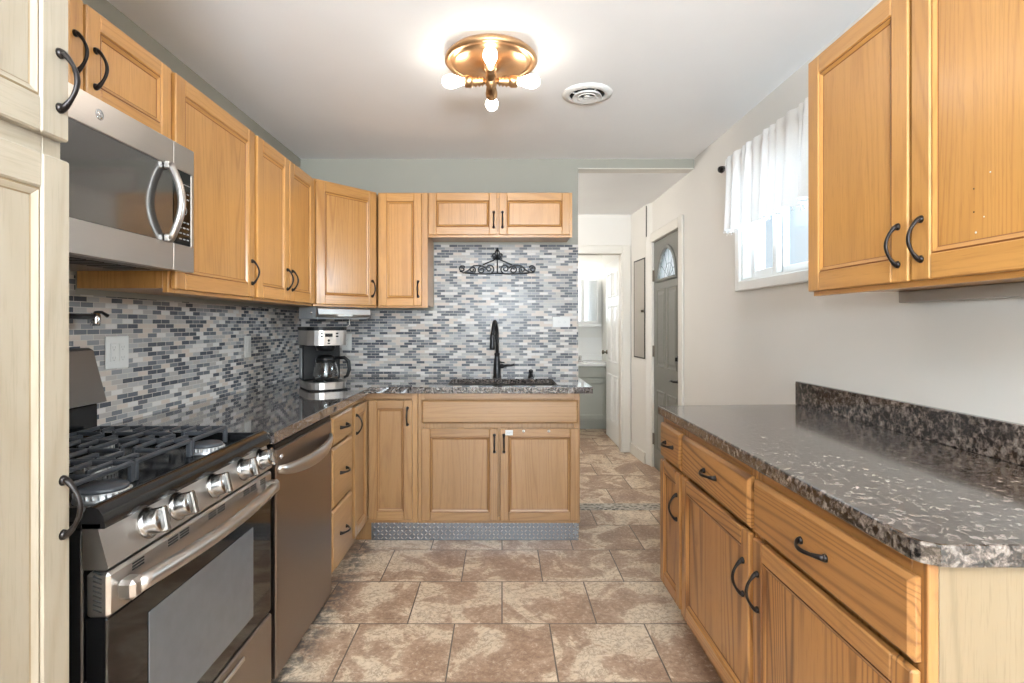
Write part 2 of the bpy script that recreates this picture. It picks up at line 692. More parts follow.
# ------------------------------------------------------------------ the room shell
mb = MB().box(XL - 0.12, 1.475, YR - 0.12, 7.3, -0.06, 0.0)
struct(mb.build('floor', 'floor'))
mb = MB().box(0.40, XR - 0.004, 3.735, 3.865, 0.0, 0.004)
struct(mb.build('trim_threshold', 'pebble'))

mb = MB().box(XL - 0.12, XR + 0.12, YR - 0.12, YB + 0.06, ZC, ZC + 0.08)
struct(mb.build('ceiling', 'ceil'))
mb = MB().box(XL - 0.12, XR + 0.12, YB + 0.1105, YE + 0.05, 2.364, ZC + 0.08)
struct(mb.build('ceiling_hall', 'ceil'))
mb = MB().box(-0.3, 1.45, YE + 0.055, 7.25, ZH, ZH + 0.08)
struct(mb.build('ceiling_bathroom', 'wall_bath'))

mb = MB().box(XL - 0.12, XL, YR - 0.12, YE + 0.1, 0, ZC)
struct(mb.build('wall_left', 'wall_sage'))
mb = MB().box(XL, XE, YB, YB + 0.11, 0, ZC)
mb.box(XE, XR, YB, YB + 0.11, 2.369, ZC)
struct(mb.build('wall_back', 'wall_sage'))
struct(MB().box(XE, XR, YB + 0.001, YB + 0.1105, 2.364, 2.3688).build('trim_beam', 'trim'))
# right wall with the window and front door openings
WY0, WY1, WZ0, WZ1 = 2.20, 3.055, 1.515, 2.13
DY0, DY1, DZ = 4.112, 4.868, 2.004
X2 = XR + 0.13
mb = MB().box(XR, X2, YR - 0.12, WY0, 0, ZC)
mb.box(XR, X2, WY0, WY1, 0, WZ0)
mb.box(XR, X2, WY0, WY1, WZ1, ZC)
mb.box(XR, X2, WY1, DY0, 0, ZC)
mb.box(XR, X2, DY0, DY1, DZ, ZC)
struct(mb.build('wall_right', 'wall_warm'))
mb = MB().prism([(XR, DY1), (X2, DY1), (X2, YE + 0.1), (1.287, YE + 0.1), (1.287, YE), (1.312, 4.97)], 0, ZC)
struct(mb.build('wall_hall_right', 'wall_warm'))
# hall end wall with the bathroom doorway
BX0, BX1, BZ = 0.43, 1.196, 1.973
mb = MB().box(XL, BX0, YE, YE + 0.1, 0, ZC).box(BX0, BX1, YE, YE + 0.1, BZ, ZC).box(BX1, 1.287, YE, YE + 0.1, 0, ZC)
struct(mb.build('wall_hall_end', 'wall_warm'))
struct(MB().box(-0.3, 1.42, 7.10, 7.2, 0, ZH).build('wall_bathroom_back', 'wall_bath'))
struct(MB().box(1.30, 1.42, YE + 0.1, 7.1, 0, ZH).build('wall_bathroom_right', 'wall_bath'))
struct(MB().box(-0.3, -0.2, YE + 0.1, 7.1, 0, ZH).build('wall_bathroom_left', 'wall_bath'))
# rear wall behind the camera; its wide opening is added for the fill light
mb = MB().box(XL, -1.1, YR - 0.12, YR, 0, ZC).box(1.28, XR, YR - 0.12, YR, 0, ZC)
mb.box(-1.1, 1.28, YR - 0.12, YR, 0, 0.5).box(-1.1, 1.28, YR - 0.12, YR, 2.28, ZC)
struct(mb.build('wall_rear', 'wall_warm'))

# mosaic tile faces
mb = MB().box(XL, XL + 0.007, 0.985, YB, CT - 0.03, 1.374).box(XL, XL + 0.007, 1.03, 1.795, 1.374, 1.436)
struct(mb.build('wall_tile_left', 'mosaic_y'))
mb = MB().box(XL + 0.007, XE, YB - 0.007, YB, CT + 0.001, 1.374).box(-0.474, XE, YB - 0.007, YB, 1.374, 1.832)
struct(mb.build('wall_tile_back', 'mosaic_x'))

# casings and baseboards
mb = MB()
mb.box(XR - 0.018, XR, DY0 - 0.085, DY0, 0, DZ + 0.08, 0.005)
mb.box(XR - 0.018, XR, DY0, DY1, DZ, DZ + 0.08, 0.005)
mb.box(XR - 0.012, XR + 0.02, DY1 - 0.002, DY1 + 0.06, 0, DZ + 0.08, 0.005)
struct(mb.build('trim_front_door', 'trim'))
mb = MB()
mb.box(BX1, BX1 + 0.082, YE - 0.018, YE, 0, BZ + 0.085, 0.005)
mb.box(BX0 - 0.085, BX1, YE - 0.018, YE, BZ, BZ + 0.085, 0.005)
mb.box(BX0 - 0.085, BX0, YE - 0.018, YE, 0, BZ, 0.005)
mb.box(BX1 - 0.012, BX1, YE, YE + 0.1, 0, BZ)
struct(mb.build('trim_bathroom_door', 'trim'))
mb = MB().prism([(1.311, 4.97), (1.297, 4.968), (1.271, YE - 0.02), (1.286, YE - 0.02)], 0, 0.1)
struct(mb.build('baseboard_hall', 'trim'))
mb = MB().box(XR - 0.014, XR, 2.45, DY0 - 0.09, 0, 0.09, 0.004)
struct(mb.build('baseboard_right', 'trim'))
mb = MB().box(1.309, 1.316, 4.955, 4.96, 2.07, 2.35).build('trim_panel_joint', 'dark')
struct(mb)

# ------------------------------------------------------------------ window over the right counter
win = bpy.data.objects.new('window_1', None)
win.location = (XR, 0, 0)
COL.objects.link(win)
struct(win)
mb = MB()
c = 0.055
mb.box(-0.018, 0, WY0 - c, WY0, WZ0 - c, WZ1 + c, 0.005).box(-0.018, 0, WY1, WY1 + c, WZ0 - c, WZ1 + c, 0.005)
mb.box(-0.018, 0, WY0, WY1, WZ1, WZ1 + c, 0.005).box(-0.02, 0, WY0, WY1, WZ0 - c, WZ0, 0.005)
mb.box(0, 0.125, WY0, WY0 + 0.012, WZ0, WZ1).box(0, 0.125, WY1 - 0.012, WY1, WZ0, WZ1)
mb.box(0, 0.125, WY0 + 0.012, WY1 - 0.012, WZ0, WZ0 + 0.012).box(0, 0.125, WY0 + 0.012, WY1 - 0.012, WZ1 - 0.012, WZ1)
mb.build('window_frame', 'white', win)


def sash(y0, y1, x):
    m = MB()
    z0, z1, s = WZ0 + 0.013, WZ1 - 0.013, 0.042
    m.box(x, x + 0.03, y0, y0 + s, z0, z1, 0.004).box(x, x + 0.03, y1 - s, y1, z0, z1, 0.004)
    m.box(x, x + 0.03, y0 + s, y1 - s, z0, z0 + s, 0.004).box(x, x + 0.03, y0 + s, y1 - s, z1 - s, z1, 0.004)
    so = m.build('sash', 'white', win)
    MB().box(x + 0.012, x + 0.017, y0 + s, y1 - s, z0 + s, z1 - s).build('pane', 'pane', so)


sash(WY0 + 0.014, 2.80, 0.08)
sash(2.76, WY1 - 0.014, 0.045)


# ------------------------------------------------------------------ panelled doors of the house
def panel_door(name, w, h, mat, panels, arch=None):
    """local: x across, z up, front towards -y; panels = (x0, x1, z0, z1)"""
    root = bpy.data.objects.new(name, None)
    COL.objects.link(root)
    struct(root)
    t = 0.042
    m = MB()
    if arch:
        cx, az, aw, ah = arch
        n = 18
        arc = [(cx + aw / 2 * math.cos(PI * k / n), az + ah * math.sin(PI * k / n)) for k in range(n + 1)]
        # slab below, beside and above the arched light
        m.box(0, w, 0, t, 0, az)
        m.box(0, cx - aw / 2, 0, t, az, az + ah)
        m.box(cx + aw / 2, w, 0, t, az, az + ah)
        m.box(0, w, 0, t, az + ah, h)
        for y in (0, t):
            for k in range(n):
                a, b = arc[k], arc[k + 1]
                m.add([(a[0], y, a[1]), (b[0], y, b[1]), (b[0], y, az + ah), (a[0], y, az + ah)], [(0, 1, 2, 3)])
        for k in range(n):
            a, b = arc[k], arc[k + 1]
            m.add([(a[0], 0, a[1]), (b[0], 0, b[1]), (b[0], t, b[1]), (a[0], t, a[1])], [(0, 1, 2, 3)])
        m.tube([(p[0], -0.003, p[1]) for p in arc], 0.018, 8, flat=0.6)
        m.tube([(cx - aw / 2 - 0.015, -0.003, az), (cx + aw / 2 + 0.015, -0.003, az)], 0.016, 8)
    else:
        m.box(0, w, 0, t, 0, h, 0.003)
    for (x0, x1, z0, z1) in panels:
        b = 0.014
        q = [(x0, z0), (x1, z0), (x1, z1), (x0, z1)]
        for (ins0, y0, ins1, y1) in ((0, 0.0, 0.008, -0.007), (0.008, -0.007, 0.022, -0.001), (0.034, -0.0005, 0.05, -0.006)):
            def ring(ins, y):
                return [(x0 + ins, y, z0 + ins), (x1 - ins, y, z0 + ins), (x1 - ins, y, z1 - ins), (x0 + ins, y, z1 - ins)]
            vs = ring(ins0, y0) + ring(ins1, y1)
            m.add(vs, [(k, (k + 1) % 4, 4 + (k + 1) % 4, 4 + k) for k in range(4)])
        i2 = 0.05
        m.add([(x0 + i2, -0.006, z0 + i2), (x1 - i2, -0.006, z0 + i2), (x1 - i2, -0.006, z1 - i2), (x0 + i2, -0.006, z1 - i2)], [(0, 1, 2, 3)])
    m.build('slab', mat, root)
    if arch:
        vs = [(p[0], 0.02, p[1]) for p in arc] + [(p[0], 0.026, p[1]) for p in arc]
        k = len(arc)
        g = MB().add(vs, [tuple(range(k)), tuple(range(k, 2 * k))] + [(i, (i + 1) % k, k + (i + 1) % k, k + i) for i in range(k)])
        go = g.build('arched_glass', 'frost', root)
        cm = MB()
        for a in (30, 60, 90, 120, 150):
            a = math.radians(a)
            cm.tube([(cx, 0.017, az + 0.01), (cx + aw * 0.48 * math.cos(a), 0.017, az + ah * 0.96 * math.sin(a))], 0.0025, 6)
        cm.tube([(cx + aw * 0.25 * math.cos(PI * i / 12), 0.017, az + ah * 0.5 * math.sin(PI * i / 12)) for i in range(13)], 0.0025, 6)
        cm.build('leading', 'greypl', go)
    return root


d1 = panel_door('door_1', 0.748, 1.998, 'doorgrey',
                [(0.10, 0.345, 0.90, 1.575), (0.405, 0.65, 0.90, 1.575), (0.10, 0.345, 0.17, 0.70), (0.405, 0.65, 0.17, 0.70)],
                (0.374, 1.645, 0.50, 0.265))
d1.location = (XR + 0.012, DY1 - 0.004, 0.004)
d1.rotation_euler = (0, 0, -PI / 2)
for z in (0.25, 1.03, 1.70):
    m = MB().tube([(-0.004, -0.006, z - 0.05), (-0.004, -0.006, z + 0.05)], 0.009, 8)
    m.box(0.0, 0.03, -0.004, 0.0, z - 0.05, z + 0.05)
    m.build('hinge', 'hingesteel', d1)
m = MB().lathe([(0.0, 0), (0.030, 0), (0.030, 0.008), (0.012, 0.012), (0.010, 0.05), (0, 0.05)], 18, mtx=T(0.69, 0, 0.83) @ RX(PI / 2))
m.tube([(0.69, -0.045, 0.83), (0.65, -0.05, 0.832), (0.60, -0.046, 0.826), (0.585, -0.044, 0.822)], [0.010, 0.009, 0.008, 0.006], 8)
m.build('lever_handle', 'blackmetal', d1)
m = MB().lathe([(0.0, 0), (0.028, 0), (0.027, 0.012), (0.012, 0.016), (0, 0.016)], 18, mtx=T(0.69, 0, 1.0) @ RX(PI / 2))
m.box(0.686, 0.694, -0.032, -0.014, 0.985, 1.015, 0.002)
m.build('deadbolt', 'blackmetal', d1)

d2 = panel_door('door_2', 0.74, 1.955, 'white',
                [(0.11, 0.33, 1.56, 1.83), (0.41, 0.63, 1.56, 1.83), (0.11, 0.33, 0.85, 1.47), (0.41, 0.63, 0.85, 1.47),
                 (0.11, 0.33, 0.2, 0.72), (0.41, 0.63, 0.2, 0.72)])
d2.location = (BX1 + 0.004, YE + 0.112 + 0.74, 0.006)
d2.rotation_euler = (0, 0, -PI / 2)
for z in (0.28, 1.08, 1.75):
    m = MB().tube([(0.746, -0.004, z - 0.045), (0.746, -0.004, z + 0.045)], 0.008, 8)
    m.box(0.715, 0.745, -0.004, 0.0, z - 0.045, z + 0.045)
    m.build('hinge', 'hingesteel', d2)
m = MB().lathe([(0.0, 0), (0.026, 0), (0.022, 0.01), (0.010, 0.014), (0.010, 0.03), (0.024, 0.042), (0.024, 0.055), (0, 0.062)], 18, mtx=T(0.06, 0, 0.95) @ RX(PI / 2))
m.build('knob', 'hingesteel', d2)


# ------------------------------------------------------------------ cabinets
def pull_mesh(L=0.100, arch=0.027):
    """bow pull along z centred on the origin, standing off towards -y"""
    m = MB()
    n = 19
    pts, rad = [], []
    for i in range(n):
        t = i / (n - 1)
        s = math.sin(PI * t)
        pts.append((0, -arch * s ** 0.8 - 0.004, (t - 0.5) * L))
        e = abs(2 * t - 1)
        rad.append(0.0030 + 0.0013 * (1 - e) + 0.0030 * max(0, e - 0.6) / 0.4)
    m.tube(pts, rad, 10, flat=1.25, up=(0, -1, 0))
    for s in (-1, 1):
        m.lathe([(0.0, 0), (0.0095, 0), (0.0085, 0.004), (0.005, 0.009), (0, 0.0095)], 12, mtx=T(0, 0, s * (L / 2 - 0.002)) @ RX(PI / 2))
    return m


def add_pull(parent, x, z, horiz=False, y=-0.02, L=0.100):
    o = pull_mesh(L).build('handle', 'bronze', parent, (x, y, z))
    if horiz:
        o.rotation_euler = (0, PI / 2, 0)
    return o


def door_mesh(w, h, t=0.02, st=0.056):
    m = MB()
    m.box(0, st, -t, -0.001, 0, h, 0.0035, 0).box(w - st, w, -t, -0.001, 0, h, 0.0035, 0)
    m.box(st, w - st, -t, -0.001, 0, st, 0.0030, 1).box(st, w - st, -t, -0.001, h - st, h, 0.0030, 1)
    d = 0.0095
    m.box(st - 0.004, w - st + 0.004, -t + d, -0.003, st - 0.004, h - st + 0.004, 0, 0)
    # moulded bead round the panel: a step, then a slope down to it
    x0, x1, z0, z1 = st, w - st, st, h - st

    def ring(i, y):
        return [(x0 + i, y, z0 + i), (x1 - i, y, z0 + i), (x1 - i, y, z1 - i), (x0 + i, y, z1 - i)]
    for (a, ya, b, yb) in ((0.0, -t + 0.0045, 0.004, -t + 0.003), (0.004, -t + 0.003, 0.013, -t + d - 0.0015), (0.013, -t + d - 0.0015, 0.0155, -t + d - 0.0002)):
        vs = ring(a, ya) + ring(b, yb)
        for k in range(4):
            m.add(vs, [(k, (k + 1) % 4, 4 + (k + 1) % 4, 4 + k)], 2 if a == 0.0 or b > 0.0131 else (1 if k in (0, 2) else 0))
    return m


def slab_mesh(w, h, t=0.02):
    """drawer front with a routed edge"""
    m = MB()
    m.box(0, w, -t + 0.006, -0.001, 0, h, 0.002, 1)
    a, b = 0.002, 0.010
    vs = [(a, -t + 0.006, a), (w - a, -t + 0.006, a), (w - a, -t + 0.006, h - a), (a, -t + 0.006, h - a),
          (b, -t, b), (w - b, -t, b), (w - b, -t, h - b), (b, -t, h - b)]
    m.add(vs, [(k, (k + 1) % 4, 4 + (k + 1) % 4, 4 + k) for k in range(4)] + [(4, 5, 6, 7)], 1)
    return m


def add_door(root, x0, x1, z0, z1, oakset, handle=None, y=0.0, st=0.056, label=None):
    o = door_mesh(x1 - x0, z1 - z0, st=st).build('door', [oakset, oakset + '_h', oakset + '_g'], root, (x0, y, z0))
    if label:
        o['label'] = label
    if handle:
        add_pull(o, handle[0] - x0, handle[1] - z0)
    return o


def add_drawer(root, x0, x1, z0, z1, oakset, handle=True, y=0.0, name='drawer'):
    o = slab_mesh(x1 - x0, z1 - z0).build(name, [oakset, oakset + '_h'], root, (x0, y, z0))
    if handle:
        add_pull(o, (x1 - x0) / 2, (z1 - z0) / 2, True)
    return o


def wall_cabinet(label, loc, rz, w, z0, z1, depth, oakset, group=None, side=None):
    """upper cabinet: y = 0 is the face frame plane"""
    r = thing('wall_cabinet', label, 'cabinet', (loc[0], loc[1], 0), rz, group)
    MB().box(0.0008, w - 0.0008, 0.019, depth, z0 + 0.014, z1, 0.001).build('body', side or oakset, r)
    f = MB()
    s = 0.038
    f.box(0.0005, s, 0, 0.0185, z0, z1, 0.0015, 0).box(w - s, w - 0.0005, 0, 0.0185, z0, z1, 0.0015, 0)
    f.box(s, w - s, 0, 0.0185, z0, z0 + s, 0.0015, 1).box(s, w - s, 0, 0.0185, z1 - s, z1, 0.0015, 1)
    f.box(0.02, w - 0.02, 0.012, 0.018, z0 + 0.02, z1 - 0.02, 0, 0)
    f.build('face_frame', [oakset, oakset + '_h'], r)
    return r


UZ0, UZ1 = 1.38, 2.122
UL = -1.102          # left uppers: face frame plane
DEPU = UL - XL - 0.009
# over the microwave
r = wall_cabinet('short oak wall cabinet with two doors above the stainless microwave', (UL, 1.036), PI / 2, 0.757, 1.845, UZ1, DEPU, 'oak')
add_door(r, 0.008, 0.374, 1.862, 2.112, 'oak', (0.345, 1.965), st=0.05)
add_door(r, 0.385, 0.748, 1.862, 2.112, 'oak', (0.415, 1.955), st=0.05)
# tall single
r = wall_cabinet('tall oak wall cabinet with one wide door, right beside the microwave', (UL, 1.797), PI / 2, 0.606, UZ0, UZ1, DEPU, 'oak')
add_door(r, 0.012, 0.590, UZ0 + 0.012, UZ1 - 0.01, 'oak', (0.562, 1.50))
# pair
r = wall_cabinet('oak wall cabinet with two narrow doors, left of the angled corner cabinet', (UL, 2.407), PI / 2, 0.744, UZ0, UZ1, DEPU, 'oak')
add_door(r, 0.008, 0.366, UZ0 + 0.012, UZ1 - 0.01, 'oak', (0.338, 1.50))
add_door(r, 0.376, 0.736, UZ0 + 0.012, UZ1 - 0.01, 'oak', (0.404, 1.50))
# angled corner
ax, ay, bx, by = UL + 0.006, 3.158, -0.803, 3.512
ang = math.atan2(by - ay, bx - ax)
r = thing('corner_wall_cabinet', 'angled oak corner wall cabinet with one door above the coffee maker', 'cabinet', (ax, ay, 0), ang)
inv = RZ(-ang) @ T(-ax, -ay, 0)
poly = [inv @ Vector((p[0], p[1], 0)) for p in ((ax - 0.006, ay), (bx, by), (bx, YB - 0.009), (XL + 0.009, YB - 0.009), (XL + 0.009, ay))]
dwid = math.hypot(bx - ax, by - ay)
poly[0].x += 0.01
MB().prism([(p.x, p.y + (0.019 if k < 2 else 0)) for k, p in enumerate(poly)], UZ0 + 0.012, UZ1).build('body', 'oak', r)
f = MB()
f.box(0.002, 0.03, 0.0, 0.0185, UZ0, UZ1, 0.0015, 0).box(dwid - 0.034, dwid - 0.006, 0.0, 0.0185, UZ0, UZ1, 0.0015, 0)
f.box(0.03, dwid - 0.034, 0.0, 0.0185, UZ0, UZ0 + 0.035, 0.0015, 1).box(0.03, dwid - 0.034, 0.0, 0.0185, UZ1 - 0.035, UZ1, 0.0015, 1)
f.build('face_frame', ['oak', 'oak_h'], r)
add_door(r, 0.012, dwid - 0.022, UZ0 + 0.012, UZ1 - 0.012, 'oak', (dwid - 0.055, 1.50))
# narrow single on the back wall
UB = 3.512
r = wall_cabinet('narrow oak wall cabinet with one door, between the corner cabinet and the sink wall', (-0.800, UB), 0, 0.322, UZ0, UZ1, YB - UB - 0.009, 'oak')
add_door(r, 0.010, 0.284, UZ0 + 0.012, UZ1 - 0.01, 'oak', (0.262, 1.50), st=0.05)
# over the sink
r = wall_cabinet('short oak wall cabinet with two doors above the kitchen sink', (-0.477, UB), 0, 0.930, 1.834, UZ1, YB - UB - 0.009, 'oak')
add_door(r, 0.004, 0.446, 1.848, UZ1 - 0.004, 'oak', (0.424, 1.945), st=0.052)
add_door(r, 0.458, 0.914, 1.848, UZ1 - 0.004, 'oak', (0.480, 1.945), st=0.052)
# right wall
r = wall_cabinet('large oak wall cabinet with two tall doors beside the window', (1.030, 1.802), -PI / 2, 0.914, UZ0 - 0.012, 2.14, XR - 1.030 - 0.004, 'oak')
r.rotation_euler[2] = -PI / 2 - 0.006
d = add_door(r, 0.002, 0.449, UZ0 + 0.002, 2.136, 'oak', (0.415, 1.475), st=0.06)
d = add_door(r, 0.459, 0.912, UZ0 + 0.002, 2.136, 'oak', (0.492, 1.48), st=0.06)
sp = MB()
for px, pz, q in ((0.17, 0.165, .0018), (0.17, 0.115, .0018), (0.21, 0.19, .0018), (0.195, 0.10, .0018), (0.175, 0.07, .0025)):
    MB().lathe([(0, 0), (q, 0), (q * .7, .001), (0, .0012)], 8, mtx=T(px, -0.0105, pz + 0.02) @ RX(PI / 2)).build('nail_hole', 'plastic_white' if pz < 0.11 or pz > 0.18 else 'dark', d)
cl = MB().box(0.02, 0.90, XR - 1.03 - 0.05, XR - 1.03 - 0.012, UZ0 - 0.035, UZ0 + 0.001, 0.002).build('hanging_cleat', 'panelgrey', r)

# pantry at the left edge
PX = -0.795
r = thing('pantry_cabinet', 'tall pale oak pantry cabinet cut off by the left edge of the photo', 'cabinet', (PX, 0.40, 0), PI / 2)
MB().box(0.0, 0.582, 0.019, 0.60, 0.0, 2.36, 0.001).build('body', 'oakp', r)
f = MB()
f.box(0.0, 0.04, 0, 0.0185, 0.1, 2.36, 0.0015).box(0.542, 0.582, 0, 0.0185, 0.1, 2.36, 0.0015)
f.box(0.04, 0.542, 0, 0.0185, 1.53, 1.64, 0.0015, 1).box(0.04, 0.542, 0, 0.0185, 0.1, 0.16, 0.0015, 1)
f.box(0.03, 0.55, 0.012, 0.018, 0.12, 2.34)
f.build('face_frame', ['oakp', 'oakp_h'], r)
add_door(r, 0.014, 0.577, 1.600, 2.34, 'oakp', (0.555, 1.702), st=0.06)
add_door(r, 0.014, 0.579, 0.12, 1.566, 'oakp', (0.562, 0.952), st=0.06)


# base cabinets
def base_cabinet(label, loc, rz, w, depth, oakset, zt=0.876, z0=0.12, toe=0.075, group=None, name='base_cabinet', side=None, cavity=None):
    r = thing(name, label, 'cabinet', (loc[0], loc[1], 0), rz, group)
    b = MB()
    if cavity:   # open top for the sink bowl
        b.box(0.001, 0.018, 0.019, depth, z0, zt).box(w - 0.018, w - 0.001, 0.019, depth, z0, zt)
        b.box(0.018, w - 0.018, depth - 0.012, depth, z0, zt).box(0.018, w - 0.018, 0.019, depth - 0.012, z0, z0 + 0.018)
    else:
        b.box(0.001, w - 0.001, 0.019, depth, z0, zt, 0.001)
    b.box(0.001, w - 0.001, toe, depth, 0.0, z0)
    b.build('body', side or oakset, r)
    f = MB()
    s = 0.036
    f.box(0.0005, s, 0, 0.0185, z0, zt, 0.0015).box(w - s, w - 0.0005, 0, 0.0185, z0, zt, 0.0015)
    f.box(s, w - s, 0, 0.0185, z0, z0 + s, 0.0015, 1).box(s, w - s, 0, 0.0185, zt - s, zt, 0.0015, 1)
    f.box(0.02, w - 0.02, 0.012, 0.018, z0 + 0.02, zt - 0.02)
    f.build('face_frame', [oakset, oakset + '_h'], r)
    return r


FL = -0.795      # left base face frame plane (doors stand 2 cm proud)
r = base_cabinet('oak base cabinet with a stack of three drawers beside the dishwasher', (FL, 2.492), PI / 2, 0.352, 0.60, 'oakb', name='drawer_cabinet')
for z0, z1 in ((0.712, 0.846), (0.424, 0.700), (0.132, 0.412)):
    add_drawer(r, 0.004, 0.338, z0, z1, 'oakb')
# corner base (two leaves meet in the corner)
r = thing('corner_base_cabinet', 'oak corner base cabinet with two narrow door leaves meeting at an inside corner', 'cabinet', (FL, 3.17, 0), 0)
b = MB()
b.prism([(0.019 - 0.038, -0.324), (0.019 - 0.038, 0.019), (0.304, 0.019), (0.304, 0.64), (-0.605, 0.64), (-0.605, -0.324)], 0.12, 0.876)
b.prism([(-0.07, -0.324), (-0.07, 0.055), (0.304, 0.055), (0.304, 0.60), (-0.60, 0.60), (-0.60, -0.324)], 0.0, 0.12)
b.build('body', 'oakb', r)
f = MB()
f.box(-0.0185, 0, -0.324, -0.29, 0.12, 0.876, 0.0015).box(0.27, 0.304, 0, 0.0185, 0.12, 0.876, 0.0015)
f.box(-0.0185, 0, -0.29, 0.0, 0.842, 0.876, 0.001).box(0.0, 0.27, 0, 0.0185, 0.842, 0.876, 0.001, 1)
f.box(-0.0185, 0, -0.29, 0.0, 0.12, 0.15, 0.001).box(0.0, 0.27, 0, 0.0185, 0.12, 0.15, 0.001, 1)
f.build('face_frame', ['oakb', 'oakb_h'], r)
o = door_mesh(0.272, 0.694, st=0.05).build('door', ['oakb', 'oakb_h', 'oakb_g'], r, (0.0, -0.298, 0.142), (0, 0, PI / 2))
add_pull(o, 0.028, 0.60)
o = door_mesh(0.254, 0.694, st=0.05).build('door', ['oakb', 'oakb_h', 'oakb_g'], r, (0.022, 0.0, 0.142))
add_pull(o, 0.226, 0.60)
# sink base
r = base_cabinet('wide oak sink cabinet with two doors under a plain false drawer front', (-0.488, 3.17), 0, 0.941, 0.64, 'oakb', name='sink_cabinet', cavity=True, z0=0.118)
add_drawer(r, 0.022, 0.930, 0.700, 0.836, 'oakb', False, name='false_drawer_front')
add_door(r, 0.022, 0.466, 0.136, 0.672, 'oakb', (0.444, 0.585), st=0.05)
d = add_door(r, 0.477, 0.932, 0.136, 0.672, 'oakb', (0.499, 0.585), st=0.05)
o = MB().box(0.030, 0.074, -0.0235, -0.02, 0.497, 0.527, 0.001).build('white_tag', 'plastic_white', d)
for k in range(2):
    t2 = MB()
    for q in range(2):
        t2.box(0.036, 0.060 + 0.006 * (1 - q), -0.0240, -0.0234, 0.516 - 0.009 * q - 0.002, 0.516 - 0.009 * q)
t2.build('tag_print', 'greypl', o)
for px in (0.136, 0.282):
    MB().lathe([(0, 0), (0.008, 0), (0.007, 0.005), (0.003, 0.007), (0, 0.007)], 12, mtx=T(px, -0.02, 0.521) @ RX(PI / 2)).build('white_bumper', 'plastic_white', d)
# diamond plate toe kick
mb = MB().box(-0.77, 0.452, 3.212, 3.222, 0.002, 0.117)
k = 0
for i in range(52):
    for j in range(5):
        cx, cz = -0.765 + 0.0118 + i * 0.0235, 0.016 + j * 0.0215
        a = PI / 4 if (i + j) % 2 else -PI / 4
        mt = T(cx, 3.212, cz) @ RY(a) @ RX(PI / 2)
        mb.lathe([(0.0115, 0), (0.007, 0.003), (0, 0.0036)], 6, mtx=mt, sy=0.36, smooth=False, mat=1)
tag(mb.build('toe_kick_plate', ['plate', 'chrome']), 'diamond plate metal toe kick strip under the sink cabinet', 'toe kick')

# right run (faces the aisle); local x runs from the far end towards the camera
RF = 0.712
runs = [(2.398, 0.284, 'narrow worn oak base cabinet with one drawer at the far end of the right counter', 'right', 0.25),
        (2.113, 0.594, 'worn oak base cabinet with drawer and door in the middle of the right counter', 'right', 0.5),
        (1.518, 0.608, 'worn oak base cabinet with drawer and door at the near end of the right counter', 'left', 0.5)]
for i, (y0, w, lab, side, hx) in enumerate(runs):
    r = base_cabinet(lab, (RF, y0), -PI / 2, w, XR - RF - 0.02, 'oakr', z0=0.14, side='oakend' if i == 2 else None)
    add_drawer(r, 0.012, w - 0.012, 0.702, 0.848, 'oakr')
    add_door(r, 0.012, w - 0.012, 0.160, 0.688, 'oakr', ((w - 0.045) if side == 'right' else 0.042, 0.55), st=0.05)

# ------------------------------------------------------------------ counters
SX0, SX1, SY0, SY1 = -0.325, 0.330, 3.200, 3.600     # sink cut-out
CE = -0.755           # left counter edge
CF = 3.12             # back counter edge


def arc(cx, cy, rr, a0, a1, n=6):
    return [(cx + rr * math.cos(a0 + (a1 - a0) * k / n), cy + rr * math.sin(a0 + (a1 - a0) * k / n)) for k in range(n + 1)]


ct = thing('countertop', 'L-shaped dark granite countertop running round the corner to the sink', 'countertop', (0, 0, 0))
m = MB()
bm = bmesh.new()
outer = [(XL + 0.008, 1.806), (CE, 1.806), (CE, CF)] + [(0.520, CF), (0.520, YB - 0.009), (XL + 0.008, YB - 0.009)]
rr = 0.05
inner = arc(SX1 - rr, SY1 - rr, rr, 0, PI / 2) + arc(SX0 + rr, SY1 - rr, rr, PI / 2, PI) + arc(SX0 + rr, SY0 + rr, rr, PI, 1.5 * PI) + arc(SX1 - rr, SY0 + rr, rr, 1.5 * PI, 2 * PI)


def plate_with_hole(outer, inner, z0, z1, bev, mat, name, parent):
    bm = bmesh.new()
    es = []
    for loop in (outer, inner):
        if not loop:
            continue
        vs = [bm.verts.new((p[0], p[1], z0)) for p in loop]
        for k in range(len(vs)):
            es.append(bm.edges.new((vs[k], vs[(k + 1) % len(vs)])))
    bmesh.ops.triangle_fill(bm, use_beauty=True, use_dissolve=False, edges=es)
    res = bmesh.ops.extrude_face_region(bm, geom=list(bm.faces))
    bmesh.ops.translate(bm, verts=[v for v in res['geom'] if isinstance(v, bmesh.types.BMVert)], vec=(0, 0, z1 - z0))
    bmesh.ops.recalc_face_normals(bm, faces=bm.faces)
    if bev:
        ed = [e for e in bm.edges if len(e.link_faces) == 2 and e.calc_face_angle(0) > 1.0 and abs(e.verts[0].co.z - e.verts[1].co.z) < 1e-5]
        bmesh.ops.bevel(bm, geom=ed, offset=bev, segments=2, affect='EDGES', profile=0.6)
    me = bpy.data.meshes.new(name)
    bm.to_mesh(me)
    bm.free()
    me.materials.append(M[mat])
    o = bpy.data.objects.new(name, me)
    o.parent = parent
    COL.objects.link(o)
    return o


plate_with_hole(outer, inner, 0.8775, CT, 0.002, 'granite', 'slab', ct)

